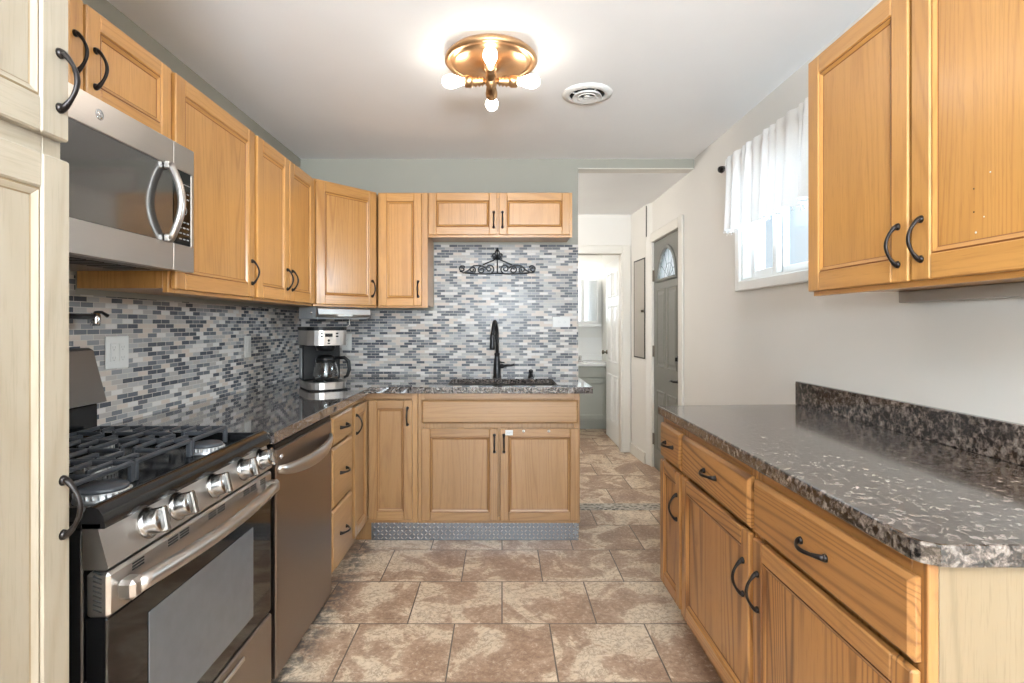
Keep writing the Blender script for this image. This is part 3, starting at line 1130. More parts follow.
rc = thing('countertop', 'speckled brown granite countertop with upstand along the right wall', 'countertop', (0, 0, 0))
o3 = [(0.690, 2.411), (XR - 0.004, 2.455), (XR - 0.004, 0.888), (0.738, 0.888), (0.718, 0.891), (0.696, 0.906), (0.690, 0.922)]
plate_with_hole(o3[::-1], [], 0.8775, CT, 0.005, 'granite_r', 'slab', rc)
MB().box(XR - 0.024, XR - 0.002, 0.89, 2.455, CT + 0.0006, CT + 0.103, 0.002).build('upstand', 'granite_r', rc)

# ------------------------------------------------------------------ kitchen sink, faucet, dispenser
sk = thing('kitchen_sink', 'undermount steel sink bowl let into the dark granite below the faucet', 'sink', ((SX0 + SX1) / 2, (SY0 + SY1) / 2, 0.68))
m = MB()
w2, d2_ = (SX1 - SX0) / 2 + 0.008, (SY1 - SY0) / 2 + 0.008


def rrect(w, d, r0, z, n=6):
    L = arc(w - r0, d - r0, r0, 0, PI / 2, n) + arc(-w + r0, d - r0, r0, PI / 2, PI, n) + arc(-w + r0, -d + r0, r0, PI, 1.5 * PI, n) + arc(w - r0, -d + r0, r0, 1.5 * PI, 2 * PI, n)
    return [(p[0], p[1], z) for p in L]


rings = [rrect(w2 + 0.012, d2_ + 0.010, 0.06, 0.1965), rrect(w2, d2_, 0.055, 0.1965), rrect(w2 - 0.004, d2_ - 0.004, 0.052, 0.05), rrect(w2 - 0.03, d2_ - 0.03, 0.04, 0.012),
         rrect(0.05, 0.05, 0.045, 0.004)]
nn = len(rings[0])
vs = [p for R_ in rings for p in R_]
fs = []
for a in range(len(rings) - 1):
    fs += [(a * nn + k, a * nn + (k + 1) % nn, (a + 1) * nn + (k + 1) % nn, (a + 1) * nn + k) for k in range(nn)]
fs.append(tuple((len(rings) - 1) * nn + k for k in range(nn)))
m.add(vs, fs, 0, True)
m.build('bowl', 'steel', sk)
MB().lathe([(0, 0.006), (0.03, 0.0055), (0.042, 0.0085), (0.046, 0.006), (0.046, 0.0045)], 20).build('drain', 'chrome', sk)

fx, fy = -0.033, 3.672
fc = thing('kitchen_faucet', 'tall black gooseneck kitchen faucet with side lever behind the sink', 'faucet', (fx, fy, CT))
m = MB().lathe([(0, 0), (0.031, 0), (0.031, 0.006), (0.026, 0.012), (0.025, 0.06), (0.021, 0.10), (0.0165, 0.14), (0.0165, 0.15), (0.019, 0.153), (0.019, 0.163), (0.015, 0.168), (0, 0.168)], 22)
m.build('body', 'blackmetal', fc)
pts = [(0, 0, 0.165), (0, 0, 0.24), (-0.001, -0.005, 0.29)]
for k in range(1, 11):
    a = PI * k / 10 * 0.96
    pts.append((-0.026 * (k / 10), -0.085 + 0.085 * math.cos(a) - 0.004, 0.30 + 0.078 * math.sin(a)))
e = Vector(pts[-1])
pts.append((e.x - 0.003, e.y - 0.003, e.z - 0.02))
m = MB().tube(pts, 0.0125, 14)
m.build('spout', 'blackmetal', fc)
e = Vector(pts[-1])
m = MB().lathe([(0, 0), (0.0125, 0), (0.015, -0.008), (0.0155, -0.05), (0.0175, -0.085), (0.0175, -0.098), (0, -0.098)], 18, mtx=T(e.x, e.y, e.z + 0.006))
m.build('spray_head', 'blackmetal', fc)
m = MB().tube([(0.018, 0, 0.075), (0.045, -0.002, 0.078)], 0.0135, 14)
m.tube([(0.045, -0.002, 0.078), (0.07, -0.006, 0.082), (0.10, -0.010, 0.083), (0.118, -0.012, 0.090)], [0.009, 0.008, 0.0065, 0.0085], 10)
m.tube([(0.018, 0.0, 0.105), (0.05, 0, 0.100)], 0.005, 8)
m.build('lever', 'blackmetal', fc)

sd = thing('soap_dispenser', 'small black soap dispenser pump to the right of the kitchen faucet', 'soap dispenser', (0.195, 3.672, CT))
MB().lathe([(0, 0), (0.022, 0), (0.021, 0.005), (0.013, 0.012), (0.011, 0.03), (0.015, 0.034), (0.015, 0.048), (0.010, 0.055), (0, 0.056)], 18).build('pump', 'blackmetal', sd)
MB().tube([(0, 0, 0.047), (0, -0.03, 0.05), (0, -0.055, 0.046), (0, -0.062, 0.036)], [0.006, 0.0055, 0.005, 0.0045], 8).build('spout', 'blackmetal', sd)

# ------------------------------------------------------------------ gas range
RW = 0.750
rg = thing('gas_range', 'stainless and black gas range with five knobs and oven below', 'stove', (-0.757, 1.046, 0), PI / 2)
m = MB().box(0.004, RW - 0.004, 0.052, 0.635, 0.03, 0.880, 0.003)
for px in (0.05, RW - 0.05):
    for py in (0.10, 0.58):
        m.lathe([(0.018, 0), (0.018, 0.032)], 10, mtx=T(px, py, 0))
m.build('body', 'enamel', rg)
ck = MB()
ck.box(0, RW, 0.012, 0.640, 0.8815, 0.894, 0.002)
ck.prism_x([(0.004, 0.884), (0.008, 0.906), (0.018, 0.920), (0.032, 0.925), (0.042, 0.923), (0.052, 0.894), (0.05, 0.8825), (0.006, 0.8825)], 0, RW, smooth=True)
ck.box(0, 0.022, 0.045, 0.63, 0.89, 0.921, 0.006).box(RW - 0.022, RW, 0.045, 0.63, 0.89, 0.921, 0.006)
ck.box(0, RW, 0.56, 0.632, 0.89, 0.923, 0.006)
ck.build('cooktop', 'enamel', rg)
# control panel
cp = MB().prism_x([(0.020, 0.881), (0.000, 0.806), (0.004, 0.802), (0.05, 0.802), (0.05, 0.881)], 0.002, RW - 0.002).build('control_panel', 'steel', rg)
tilt = math.atan2(0.020, 0.075)
for kx in (0.135, 0.243, 0.405, 0.567, 0.69):
    mt = T(kx, 0.0115, 0.8445) @ RX(PI / 2 - tilt)
    m = MB().lathe([(0.0, 0.0), (0.033, 0.0), (0.033, 0.005), (0.029, 0.008), (0.028, 0.010), (0.0265, 0.032), (0.024, 0.036), (0, 0.036)], 26, mtx=mt)
    m.box(-0.0085, 0.0085, -0.027, 0.027, 0.030, 0.046, 0.003, 0, mt @ RZ(0.15 * math.sin(kx * 40)))
    k = m.build('knob', 'steel_k', cp)
# oven door
od = MB()
od.box(0.003, RW - 0.003, 0.0, 0.046, 0.708, 0.795, 0.006, 0)
od.box(0.003, RW - 0.003, 0.003, 0.046, 0.335, 0.7075, 0.003, 1)
odo = od.build('oven_door', ['steel', 'black_gl'], rg)
MB().box(0.125, 0.615, 0.0005, 0.0032, 0.385, 0.657, 0.001).build('oven_window', 'ovenwin', odo)
pts, n = [], 21
for i in range(n):
    t = i / (n - 1)
    pts.append((0.045 + t * (RW - 0.09), -0.026 - 0.024 * math.sin(PI * t), 0.752))
m = MB().tube(pts, 0.0165, 14)
for px in (0.040, RW - 0.040):
    m.box(px - 0.020, px + 0.020, -0.036, 0.001, 0.732, 0.772, 0.008)
m.build('oven_handle', 'chrome' if False else 'steel', odo)
for gx, cnt in ((0.07, 1), (0.19, 2), (0.36, 2), (0.55, 2), (0.66, 1)):
    for a in range(cnt):
        m = MB()
        for bz in range(3):
            m.box(gx + a * 0.045, gx + a * 0.045 + 0.036, -0.0012, 0.004, 0.774 - 0.0 + bz * 0.0062 - 0.003, 0.777 + bz * 0.0062 - 0.003)
        m.build('vent_slot', 'dark', odo)
m = MB()
for k in range(9):
    m.box(-0.0006, 0.004, 0.014, 0.032, -0.0014, 0.0014, 0, 0, T(0.003, 0, 0.716 + k * 0.009) @ RX(0.35))
m.build('side_vents', 'dark', odo)
dr = MB().box(0.003, RW - 0.003, 0.0, 0.046, 0.075, 0.328, 0.005).build('storage_drawer', 'steel_v', rg)
MB().box(0.2, RW - 0.2, -0.006, 0.001, 0.29, 0.305, 0.003).build('drawer_pull', 'steel', dr)
# rear guard
bg = MB().box(0.0, RW, 0.575, 0.638, 0.9235, 1.015, 0.003).build('rear_guard_base', 'enamel', rg)
MB().prism_x([(0.545, 1.022), (0.560, 1.018), (0.635, 1.018), (0.638, 1.19), (0.605, 1.198), (0.590, 1.190)], 0.0, RW).build('rear_guard', 'steel_d', rg)
# burners
for (bx_, by_, br_) in ((0.150, 0.118, 0.050), (0.150, 0.44, 0.038), (0.375, 0.30, 0.042), (0.575, 0.120, 0.044), (0.600, 0.44, 0.036)):
    m = MB().lathe([(0, 0.8945), (br_ + 0.006, 0.8945), (br_ + 0.004, 0.902), (br_, 0.904), (br_, 0.914), (0, 0.914)], 26)
    for k in range(26):
        a = 2 * PI * k / 26
        m.box(br_ - 0.002, br_ + 0.004, -0.002, 0.002, 0.904, 0.913, 0, 0, RZ(a))
    b = m.build('burner', 'alu', rg, (bx_, by_, 0))
    MB().lathe([(0, 0.9145), (br_ - 0.002, 0.9145), (br_ - 0.001, 0.919), (br_ - 0.006, 0.924), (0, 0.926)], 26).build('burner_cap', 'iron', b)


def grate(x0, x1, y0, y1, burners):
    m = MB()
    zt, t, h = 0.946, 0.009, 0.012

    def bar(xa, xb, ya, yb):
        m.box(min(xa, xb), max(xa, xb), min(ya, yb), max(ya, yb), zt - h, zt, 0.003)
    bar(x0, x1, y0, y0 + t)
    bar(x0, x1, y1 - t, y1)
    bar(x0, x0 + t, y0, y1)
    bar(x1 - t, x1, y0, y1)
    ym = (y0 + y1) / 2
    bar(x0, x1, ym - t / 2, ym + t / 2)
    xm = (x0 + x1) / 2
    for (cx, cy) in burners:
        g = 0.024
        for s in (-1, 1):
            # fingers from the sides, bent down over the burner
            xe = x0 if s < 0 else x1
            for dy in (-0.05, 0.0, 0.05):
                gg = g + (0.020 if dy else 0)
                bar(xe, cx + s * gg, cy + dy - t / 2, cy + dy + t / 2)
                m.box(cx + s * gg - t / 2, cx + s * gg + t / 2, cy + dy - t / 2, cy + dy + t / 2, zt - h - 0.012, zt - 0.002, 0.002)
            ye = (y0 if cy < ym else ym) if s < 0 else (ym if cy < ym else y1)
            bar(cx - t / 2, cx + t / 2, cy + s * g, ye)
            m.box(cx - t / 2, cx + t / 2, cy + s * g - t / 2, cy + s * g + t / 2, zt - h - 0.012, zt - 0.002, 0.002)
    for px in (x0 + t / 2, x1 - t / 2):
        for py in (y0 + t / 2, ym, y1 - t / 2):
            m.box(px - 0.006, px + 0.006, py - 0.006, py + 0.006, 0.8945, zt - 0.003, 0.002)
    return m.build('grate', 'iron', rg)


grate(0.028, 0.276, 0.135, 0.552, [(0.150, 0.235), (0.150, 0.45)])
grate(0.282, 0.520, 0.135, 0.552, [(0.400, 0.235), (0.400, 0.45)])
grate(0.526, 0.724, 0.135, 0.552, [(0.625, 0.235), (0.625, 0.45)])

# ------------------------------------------------------------------ dishwasher
dw = thing('dishwasher', 'brown-tinted stainless dishwasher between the range and the drawer cabinet', 'dishwasher', (-0.775, 1.868, 0), PI / 2)
DWW = 0.614
m = MB().box(0.004, DWW - 0.004, 0.035, 0.585, 0.02, 0.868, 0.002)
m.build('tub', 'black_pl', dw)
dd = MB().box(0.002, DWW - 0.002, 0.0, 0.034, 0.055, 0.842, 0.004).build('door_panel', 'steel_v', dw)
MB().box(0.002, DWW - 0.002, 0.006, 0.034, 0.8425, 0.862, 0.003).build('control_strip', 'black_pl', dw)
m = MB()
prof = []
n = 23
for i in range(n):
    t = i / (n - 1)
    b_ = math.sin(PI * t) ** 0.6
    x_ = 0.02 + t * (DWW - 0.04)
    yo = -0.004 - 0.042 * b_
    zc = 0.772 - 0.020 * b_
    hh = 0.014 + 0.012 * b_
    prof.append([(x_, yo, zc + hh), (x_, yo - 0.004, zc), (x_, yo, zc - hh), (x_, yo + 0.010, zc - hh + 0.002), (x_, yo + 0.012, zc + hh - 0.002)])
vs = [p for q in prof for p in q]
fs = []
for i in range(n - 1):
    for k in range(5):
        fs.append((i * 5 + k, i * 5 + (k + 1) % 5, (i + 1) * 5 + (k + 1) % 5, (i + 1) * 5 + k))
fs += [tuple(range(5))[::-1], tuple((n - 1) * 5 + k for k in range(5))]
m.add(vs, fs, 0, True)
m.build('door_handle', 'steel', dd)


def roundel(parent, x, y, z, r0):
    o = MB().lathe([(0, 0), (r0, 0), (r0, 0.0012), (r0 * 0.9, 0.002), (0, 0.002)], 22, mtx=T(x, y, z) @ RX(PI / 2)).build('badge', 'chrome', parent)
    m = MB()
    ring = [(x + r0 * 0.82 * math.cos(a * PI / 12), y - 0.002, z + r0 * 0.82 * math.sin(a * PI / 12)) for a in range(24)]
    m.tube(ring, r0 * 0.06, 6, closed=True)
    m.tube([(x - r0 * 0.1 + r0 * 0.30 * math.cos(a), y - 0.002, z + r0 * 0.38 * math.sin(a)) for a in [0.9 + i * 0.42 for i in range(13)]], r0 * 0.06, 6)
    m.tube([(x + r0 * 0.18 + r0 * 0.24 * math.cos(a), y - 0.002, z + r0 * (0.2 + 0.2 * math.sin(a))) for a in [0.6 + i * 0.4 for i in range(11)]], r0 * 0.06, 6)
    m.tube([(x + r0 * 0.18 + r0 * 0.26 * math.cos(a), y - 0.002, z + r0 * (-0.22 + 0.22 * math.sin(a))) for a in [1.5 + i * 0.4 for i in range(11)]], r0 * 0.06, 6)
    m.build('badge_script', 'greypl', o)
    return o


roundel(dd, 0.045, 0.0, 0.812, 0.010)
MB().box(0.0615, 0.0665, -0.0006, 0.001, 0.806, 0.818).build('badge_mark', 'chrome', dd)

# ------------------------------------------------------------------ microwave over the range
mw = thing('microwave_oven', 'stainless over-the-range microwave with dark glass door and curved handle', 'microwave', (-1.014, 1.038, 0), PI / 2)
MWW, MZ0, MZ1 = 0.756, 1.4435, 1.842
m = MB().box(0.0, MWW, 0.026, 0.388, MZ0 + 0.012, MZ1, 0.003)
m.build('case', 'black_pl', mw)
m = MB().box(0.03, MWW - 0.03, 0.05, 0.37, MZ0 + 0.004, MZ0 + 0.011)
u = m.build('underside_vent', 'steel_d', mw)
m = MB()
for k in range(9):
    m.box(0.10 + k * 0.065, 0.15 + k * 0.065, 0.09, 0.20, MZ0 + 0.0025, MZ0 + 0.0042)
m.build('grease_filter', 'black_pl', u)
SE = 0.646   # seam between door and control column
dm = MB()
dm.box(0.001, SE - 0.001, 0.0, 0.026, MZ0 + 0.318, MZ1, 0.001).box(0.001, SE - 0.001, 0.0, 0.026, MZ0, MZ0 + 0.083, 0.001)
dmo = dm.build('door', 'steel', mw)
MB().box(0.001, SE - 0.001, 0.002, 0.026, MZ0 + 0.0835, MZ0 + 0.3175, 0.001).build('door_glass', 'smoke_gl', dmo)
cm = MB()
cm.box(SE, MWW, 0.0, 0.026, MZ0 + 0.318, MZ1, 0.001).box(SE, MWW, 0.0, 0.026, MZ0, MZ0 + 0.083, 0.001).box(MWW - 0.016, MWW, 0.0, 0.026, MZ0 + 0.083, MZ0 + 0.318, 0.002)
cmo = cm.build('control_column', 'steel', mw)
MB().box(SE, MWW - 0.0165, 0.001, 0.026, MZ0 + 0.0835, MZ0 + 0.3175, 0.001).build('control_glass', 'black_gl', cmo)
m = MB()
for i in range(3):
    for zz in (0.10, 0.118, 0.136, 0.154, 0.23, 0.247):
        m.box(SE + 0.030 + i * 0.020, SE + 0.042 + i * 0.020, 0.0, 0.0012, MZ0 + zz, MZ0 + zz + 0.004)
m.tube([(SE + 0.055 + 0.014 * math.cos(a * PI / 10), 0.0006, MZ0 + 0.195 + 0.014 * math.sin(a * PI / 10)) for a in range(20)], 0.0014, 6, closed=True)
m.box(SE + 0.028, SE + 0.088, 0.0, 0.0012, MZ0 + 0.276, MZ0 + 0.278)
m.build('control_marks', 'greypl', cmo)
pts = []
for i in range(17):
    t = i / 16
    pts.append((SE - 0.036, -0.012 - 0.034 * math.sin(PI * t), MZ0 + 0.088 + t * 0.228))
m = MB().tube(pts, 0.013, 12, flat=0.8)
for zz in (MZ0 + 0.092, MZ0 + 0.312):
    m.box(SE - 0.05, SE - 0.022, -0.016, 0.002, zz - 0.012, zz + 0.012, 0.004)
m.build('door_handle', 'steel', dmo)
roundel(dmo, 0.335, 0.0, MZ0 + 0.360, 0.014)

# ------------------------------------------------------------------ coffee maker, radio
cmk = thing('coffee_maker', 'black and stainless drip coffee maker on the counter in the corner', 'coffee maker', (-1.005, 3.06, CT), math.radians(32))
m = MB().prism([(p[0], p[1] * 1.0) for p in [(-0.105, 0.12), (-0.105, -0.06)] + arc(-0.03, -0.07, 0.075, PI, 1.5 * PI, 5) + arc(0.03, -0.07, 0.075, 1.5 * PI, 2 * PI, 5) + [(0.105, -0.06), (0.105, 0.12)]], 0.008, 0.045)
m.build('base', 'steel', cmk)
MB().box(-0.1, 0.1, -0.135, 0.118, 0.0, 0.008, 0.002).build('foot', 'black_pl', cmk)
MB().lathe([(0, 0.0455), (0.068, 0.0455), (0.066, 0.049), (0, 0.0495)], 28, mtx=T(0, -0.06, 0)).build('warming_plate', 'black_pl', cmk)
MB().box(-0.104, 0.104, 0.03, 0.12, 0.0455, 0.245, 0.006).build('column', 'black_pl', cmk)
MB().box(-0.109, -0.1045, 0.035, 0.10, 0.06, 0.225, 0.002).build('water_window', 'greypl', cmk)
hd = MB().prism([(-0.108, 0.12), (-0.108, -0.06)] + arc(-0.033, -0.07, 0.075, PI, 1.5 * PI, 5) + arc(0.033, -0.07, 0.075, 1.5 * PI, 2 * PI, 5) + [(0.108, -0.06), (0.108, 0.12)], 0.2455, 0.325).build('brew_head', 'steel', cmk)
MB().lathe([(0.055, 0.246), (0.045, 0.215), (0, 0.215)], 24, mtx=T(0, -0.055, -0.001)).build('filter_basket', 'black_pl', cmk)
MB().prism([(-0.11, 0.122), (-0.11, -0.062)] + arc(-0.035, -0.072, 0.075, PI, 1.5 * PI, 5) + arc(0.035, -0.072, 0.075, 1.5 * PI, 2 * PI, 5) + [(0.11, -0.062), (0.11, 0.122)], 0.3255, 0.345).build('top_lid', 'black_pl', cmk)
m = MB()
m.box(-0.025, 0.015, -0.1475, -0.1445, 0.292, 0.310, 0.001)
for px in (-0.050, 0.032):
    for pz in (0.29, 0.306):
        m.box(px, px + 0.014, -0.1472, -0.1445, pz, pz + 0.008, 0.001)
m.lathe([(0, 0), (0.007, 0), (0.006, 0.003), (0, 0.003)], 12, mtx=T(-0.005, -0.145, 0.272) @ RX(PI / 2))
m.box(-0.012, 0.002, -0.1472, -0.1445, 0.253, 0.259, 0.001)
m.build('buttons', 'black_pl', hd)
cf = MB().lathe([(0.05, 0.0502), (0.064, 0.055), (0.068, 0.08), (0.064, 0.12), (0.052, 0.155), (0.046, 0.17), (0.044, 0.17), (0.05, 0.153), (0.062, 0.118), (0.066, 0.08), (0.062, 0.057), (0, 0.053)], 30, mtx=T(0, -0.06, 0)).build('carafe', 'glass', cmk)
m = MB().lathe([(0.053, 0.158), (0.054, 0.168), (0.046, 0.182), (0.03, 0.19), (0, 0.191)], 26, mtx=T(0, -0.06, 0))
m.lathe([(0.0525, 0.148), (0.0545, 0.158), (0.0535, 0.158), (0.0515, 0.149)], 26, mtx=T(0, -0.06, 0))
m.build('carafe_lid', 'black_pl', cf)
m = MB().tube([(0.045, -0.088, 0.172), (0.088, -0.11, 0.176), (0.108, -0.122, 0.155), (0.112, -0.124, 0.11), (0.102, -0.118, 0.075), (0.088, -0.108, 0.066)], [0.009, 0.010, 0.011, 0.0105, 0.009, 0.007], 10, flat=0.8)
m.build('carafe_handle', 'black_pl', cf)

rd = thing('under_cabinet_radio', 'flat silver radio fixed under the angled corner cabinet', 'radio', (-1.082, 3.186, 0), ang)
rw = 0.368
MB().box(0.0, rw, 0.012, 0.20, 1.306, 1.378, 0.004).build('case', 'greypl', rd)
fr = MB().prism_x([(0.0115, 1.312), (-0.010, 1.318), (-0.016, 1.334), (-0.010, 1.366), (0.0, 1.374), (0.0115, 1.374)], 0.0, rw, smooth=False).build('front_bar', 'steel', rd)
MB().box(0.13, 0.235, -0.0165, -0.0145, 1.323, 1.333).build('label_plate', 'plastic_white', fr)
MB().lathe([(0, 0), (0.008, 0), (0.007, 0.012), (0, 0.012)], 14, mtx=T(-0.0005, 0.045, 1.342) @ RY(-PI / 2)).build('side_knob', 'chrome', rd)
MB().tube([(0.30, 0.11, 1.31), (0.302, 0.115, 1.27), (0.27, 0.20, 1.22), (0.25, 0.285, 1.185)], 0.003, 6).build('power_cord', 'plastic_white', rd)


# ------------------------------------------------------------------ outlets and switches
def wall_plate(label, mat_loc, rz, kinds, horiz=False, cat='outlet', group=None, name='wall_outlet'):
    r = thing(name, label, cat, mat_loc, rz, group)
    w = 0.07 * 1 if len(kinds) == 1 else 0.118
    h = 0.117
    if horiz:
        w, h = 0.122, 0.072
    MB().box(-w / 2, w / 2, -0.006, -0.0005, -h / 2, h / 2, 0.002).build('cover_plate', 'plastic_white', r)
    for i, k in enumerate(kinds):
        ox = (i - (len(kinds) - 1) / 2) * 0.046
        a, b = (0.0165, 0.033)
        if horiz:
            a, b = b, a
        q = MB().box(ox - a, ox + a, -0.0085, -0.0055, -b, b, 0.001).build('socket' if k == 'o' else 'rocker', 'plastic_white', r)
        s = MB()
        if k == 'o':
            for e in (-1, 1):
                for dx in (-0.006, 0.006):
                    if horiz:
                        s.box(ox + e * 0.019 - 0.004, ox + e * 0.019 + 0.004, -0.0088, -0.0083, dx - 0.001, dx + 0.001)
                    else:
                        s.box(ox + dx - 0.001, ox + dx + 0.001, -0.0088, -0.0083, e * 0.019 - 0.004, e * 0.019 + 0.004)
                if horiz:
                    s.lathe([(0, 0), (0.0025, 0), (0, 0.0004)], 8, mtx=T(ox + e * 0.019 + 0.009, -0.0085, 0) @ RX(PI / 2))
                else:
                    s.lathe([(0, 0), (0.0025, 0), (0, 0.0004)], 8, mtx=T(ox, -0.0085, e * 0.019 - 0.009) @ RX(PI / 2))
            s.build('slots', 'greypl', q)
        else:
            s.box(ox - a * 0.9, ox + a * 0.9, -0.0098, -0.0084, 0.002, b * 0.9, 0.0005)
            s.build('rocker_top', 'plastic_white', q)
    return r


XT = XL + 0.007
wall_plate('wide white double outlet plate on the left mosaic wall near the range', (XT, 1.985, 1.173), PI / 2, 'oo')
wall_plate('single white switch plate on the left mosaic wall near the coffee maker', (XT, 3.005, 1.152), PI / 2, 'r', name='light_switch', cat='switch')
wall_plate('white outlet on the back mosaic wall partly behind the coffee maker', (-1.085, YB - 0.007, 1.150), 0, 'o')
wall_plate('white outlet mounted sideways on the mosaic right of the faucet', (0.415, YB - 0.007, 1.290), 0, 'o', True)

# ------------------------------------------------------------------ pot filler on the left wall
pf = thing('pot_filler', 'chrome folding pot filler tap on the mosaic above the range', 'tap', (XT, 1.60, 1.30), 0)
m = MB().lathe([(0, 0), (0.03, 0), (0.028, 0.008), (0.012, 0.014), (0.012, 0.07), (0, 0.07)], 20, mtx=RY(PI / 2))
m.build('wall_flange', 'chrome', pf)
MB().tube([(0.062, 0.0, 0.0), (0.062, 0.195, 0.0)], 0.009, 12).build('arm', 'blackmetal', pf)
m = MB().lathe([(0, -0.024), (0.013, -0.024), (0.015, -0.015), (0.015, 0.012), (0.011, 0.018), (0, 0.018)], 16, mtx=T(0.062, 0.20, -0.006))
m.build('valve', 'chrome', pf)
MB().tube([(0.062, 0.20, 0.012), (0.064, 0.225, 0.016), (0.066, 0.25, 0.004)], [0.007, 0.005, 0.007], 8).build('lever', 'blackmetal', pf)

# ------------------------------------------------------------------ scroll ornament on the mosaic
so = thing('wall_scroll', 'black wrought iron scroll ornament hanging on the mosaic above the faucet', 'wall decor', (-0.033, YB - 0.016, 1.655))
m = MB()


def spiral(cx, cz, r0, r1, a0, turns, n=26):
    P = []
    for i in range(n):
        t = i / (n - 1)
        rr_ = r0 + (r1 - r0) * t
        a = a0 + turns * 2 * PI * t
        P.append((cx + rr_ * math.cos(a), 0, cz + rr_ * math.sin(a)))
    return P


for s in (-1, 1):
    def mir(P):
        return [(s * p[0], p[1] - 0.001 * (s + 1), p[2]) for p in P]
    Rr = 0.0050
    m.tube(mir(spiral(0.245, 0.005, 0.006, 0.024, 0.5, 1.35)), Rr, 7)
    m.tube(mir([(0.262, 0, -0.012), (0.235, 0, -0.022), (0.20, 0, -0.004), (0.165, 0, 0.028), (0.12, 0, 0.030), (0.09, 0, 0.018)]), Rr, 7)
    m.tube(mir(spiral(0.175, 0.000, 0.006, 0.024, 2.2, 1.3)), Rr, 7)
    m.tube(mir(spiral(0.110, -0.002, 0.008, 0.030, 0.3, 1.4)), Rr, 7)
    m.tube(mir(spiral(0.055, 0.006, 0.008, 0.036, 2.6, 1.4)), Rr, 7)
    m.tube(mir([(0.225, 0, -0.022), (0.15, 0, -0.028), (0.08, 0, -0.030), (0.0, 0, -0.024)]), Rr, 7)
    m.tube(mir([(0.10, 0, 0.034), (0.06, 0, 0.052), (0.025, 0, 0.066), (0.006, 0, 0.085)]), Rr, 7)
    m.tube(mir(spiral(0.024, 0.098, 0.005, 0.019, 3.6, 1.25)), Rr, 7)
    m.tube(mir([(0.004, 0, 0.066), (0.016, 0, 0.112), (0.010, 0, 0.130), (0.0, 0, 0.140)]), Rr, 7)
m.tube([(0, 0, -0.026), (0, 0, 0.142)], 0.0045, 7)
m.lathe([(0, -0.009), (0.009, 0), (0, 0.009)], 10, mtx=T(0, 0, 0.146))
m.build('scrollwork', 'blackmetal', so)

# ------------------------------------------------------------------ ceiling light, vent
LX, LY = -0.047, 2.345
fl = thing('ceiling_light', 'antique brass flush ceiling light with four bare bulbs', 'ceiling light', (LX, LY, ZC))
MB().lathe([(0, -0.001), (0.178, -0.001), (0.190, -0.012), (0.197, -0.020), (0.199, -0.028), (0.192, -0.037), (0.180, -0.040), (0.175, -0.033), (0.166, -0.029), (0.160, -0.039), (0.148, -0.043), (0.09, -0.046), (0.045, -0.050), (0.032, -0.066), (0, -0.067)], 56).build('canopy', 'brass', fl)
MB().lathe([(0, -0.06), (0.014, -0.062), (0.016, -0.085), (0.024, -0.095), (0.026, -0.113), (0.024, -0.130), (0.014, -0.138), (0.008, -0.146), (0, -0.150)], 22).build('hub', 'brass', fl)
for k in range(4):
    a = k * PI / 2
    mt = T(0, 0, -0.113) @ RX(math.radians(-9)) @ RZ(a) @ RY(PI / 2)
    m = MB().lathe([(0.011, 0.018), (0.012, 0.030), (0.021, 0.036), (0.015, 0.043), (0.023, 0.050), (0.016, 0.058), (0.024, 0.066), (0.018, 0.074), (0.022, 0.080), (0.026, 0.086), (0.026, 0.108), (0.022, 0.113), (0, 0.113)], 20, mtx=mt)
    s_ = m.build('arm_socket', 'brass', fl)
    m = MB().lathe([(0.0, 0.1135), (0.013, 0.1135), (0.015, 0.124), (0.023, 0.146), (0.029, 0.170), (0.027, 0.190), (0.017, 0.206), (0, 0.212)], 20, mtx=mt)
    m.build('bulb', 'bulb', s_)

VX, VY = 0.427, 2.735
vt = thing('ceiling_vent', 'round white ceiling air vent with dark concentric slots', 'air vent', (VX, VY, ZC))
MB().lathe([(0, -0.001), (0.125, -0.001), (0.124, -0.006), (0.092, -0.014), (0.088, -0.012), (0.088, -0.004), (0, -0.004)], 44).build('flange', 'vent_white', vt)
MB().lathe([(0, -0.0042), (0.087, -0.0042), (0.087, -0.0052), (0, -0.0052)], 40).build('throat', 'dark', vt)
for (r0, r1) in ((0.062, 0.071), (0.036, 0.045), (0.008, 0.017)):
    MB().lathe([(r0, -0.010), (r1, -0.022), (r1 + 0.003, -0.021), (r0 + 0.003, -0.008)], 36).build('vane', 'vent_white', vt)
m = MB()
for a in (0.4, 0.4 + PI / 2):
    m.box(-0.086, 0.086, -0.002, 0.002, -0.012, -0.008, 0, 0, RZ(a))
m.build('vane_spokes', 'vent_white', vt)

# ------------------------------------------------------------------ curtain and rod over the window
XCR = XR - 0.065
rod = thing('curtain_rod', 'dark curtain rod with round finial above the window', 'curtain rod', (XCR, 3.13, 2.178))
MB().tube([(0, 0.02, 0), (0, -1.02, 0)], 0.007, 12).build('rod', 'bronze', rod)
MB().lathe([(0, 0), (0.010, 0), (0.008, 0.012), (0.018, 0.024), (0.021, 0.036), (0.015, 0.050), (0, 0.055)], 16, mtx=T(0, 0.018, 0) @ RX(-PI / 2)).build('finial', 'bronze', rod)
for yy in (0.0, -1.0):
    m = MB().tube([(0.0, yy, 0), (0.058, yy, 0)], 0.005, 8)
    m.lathe([(0, 0), (0.016, 0), (0.014, 0.006), (0, 0.006)], 14, mtx=T(0.064, yy, 0) @ RY(-PI / 2))
    m.build('bracket', 'bronze', rod)
cu = thing('curtain_valance', 'short sheer white gathered valance with fringe hanging over the window', 'curtain', (XCR, 3.105, 2.215))
CW, CH = 0.98, 0.42


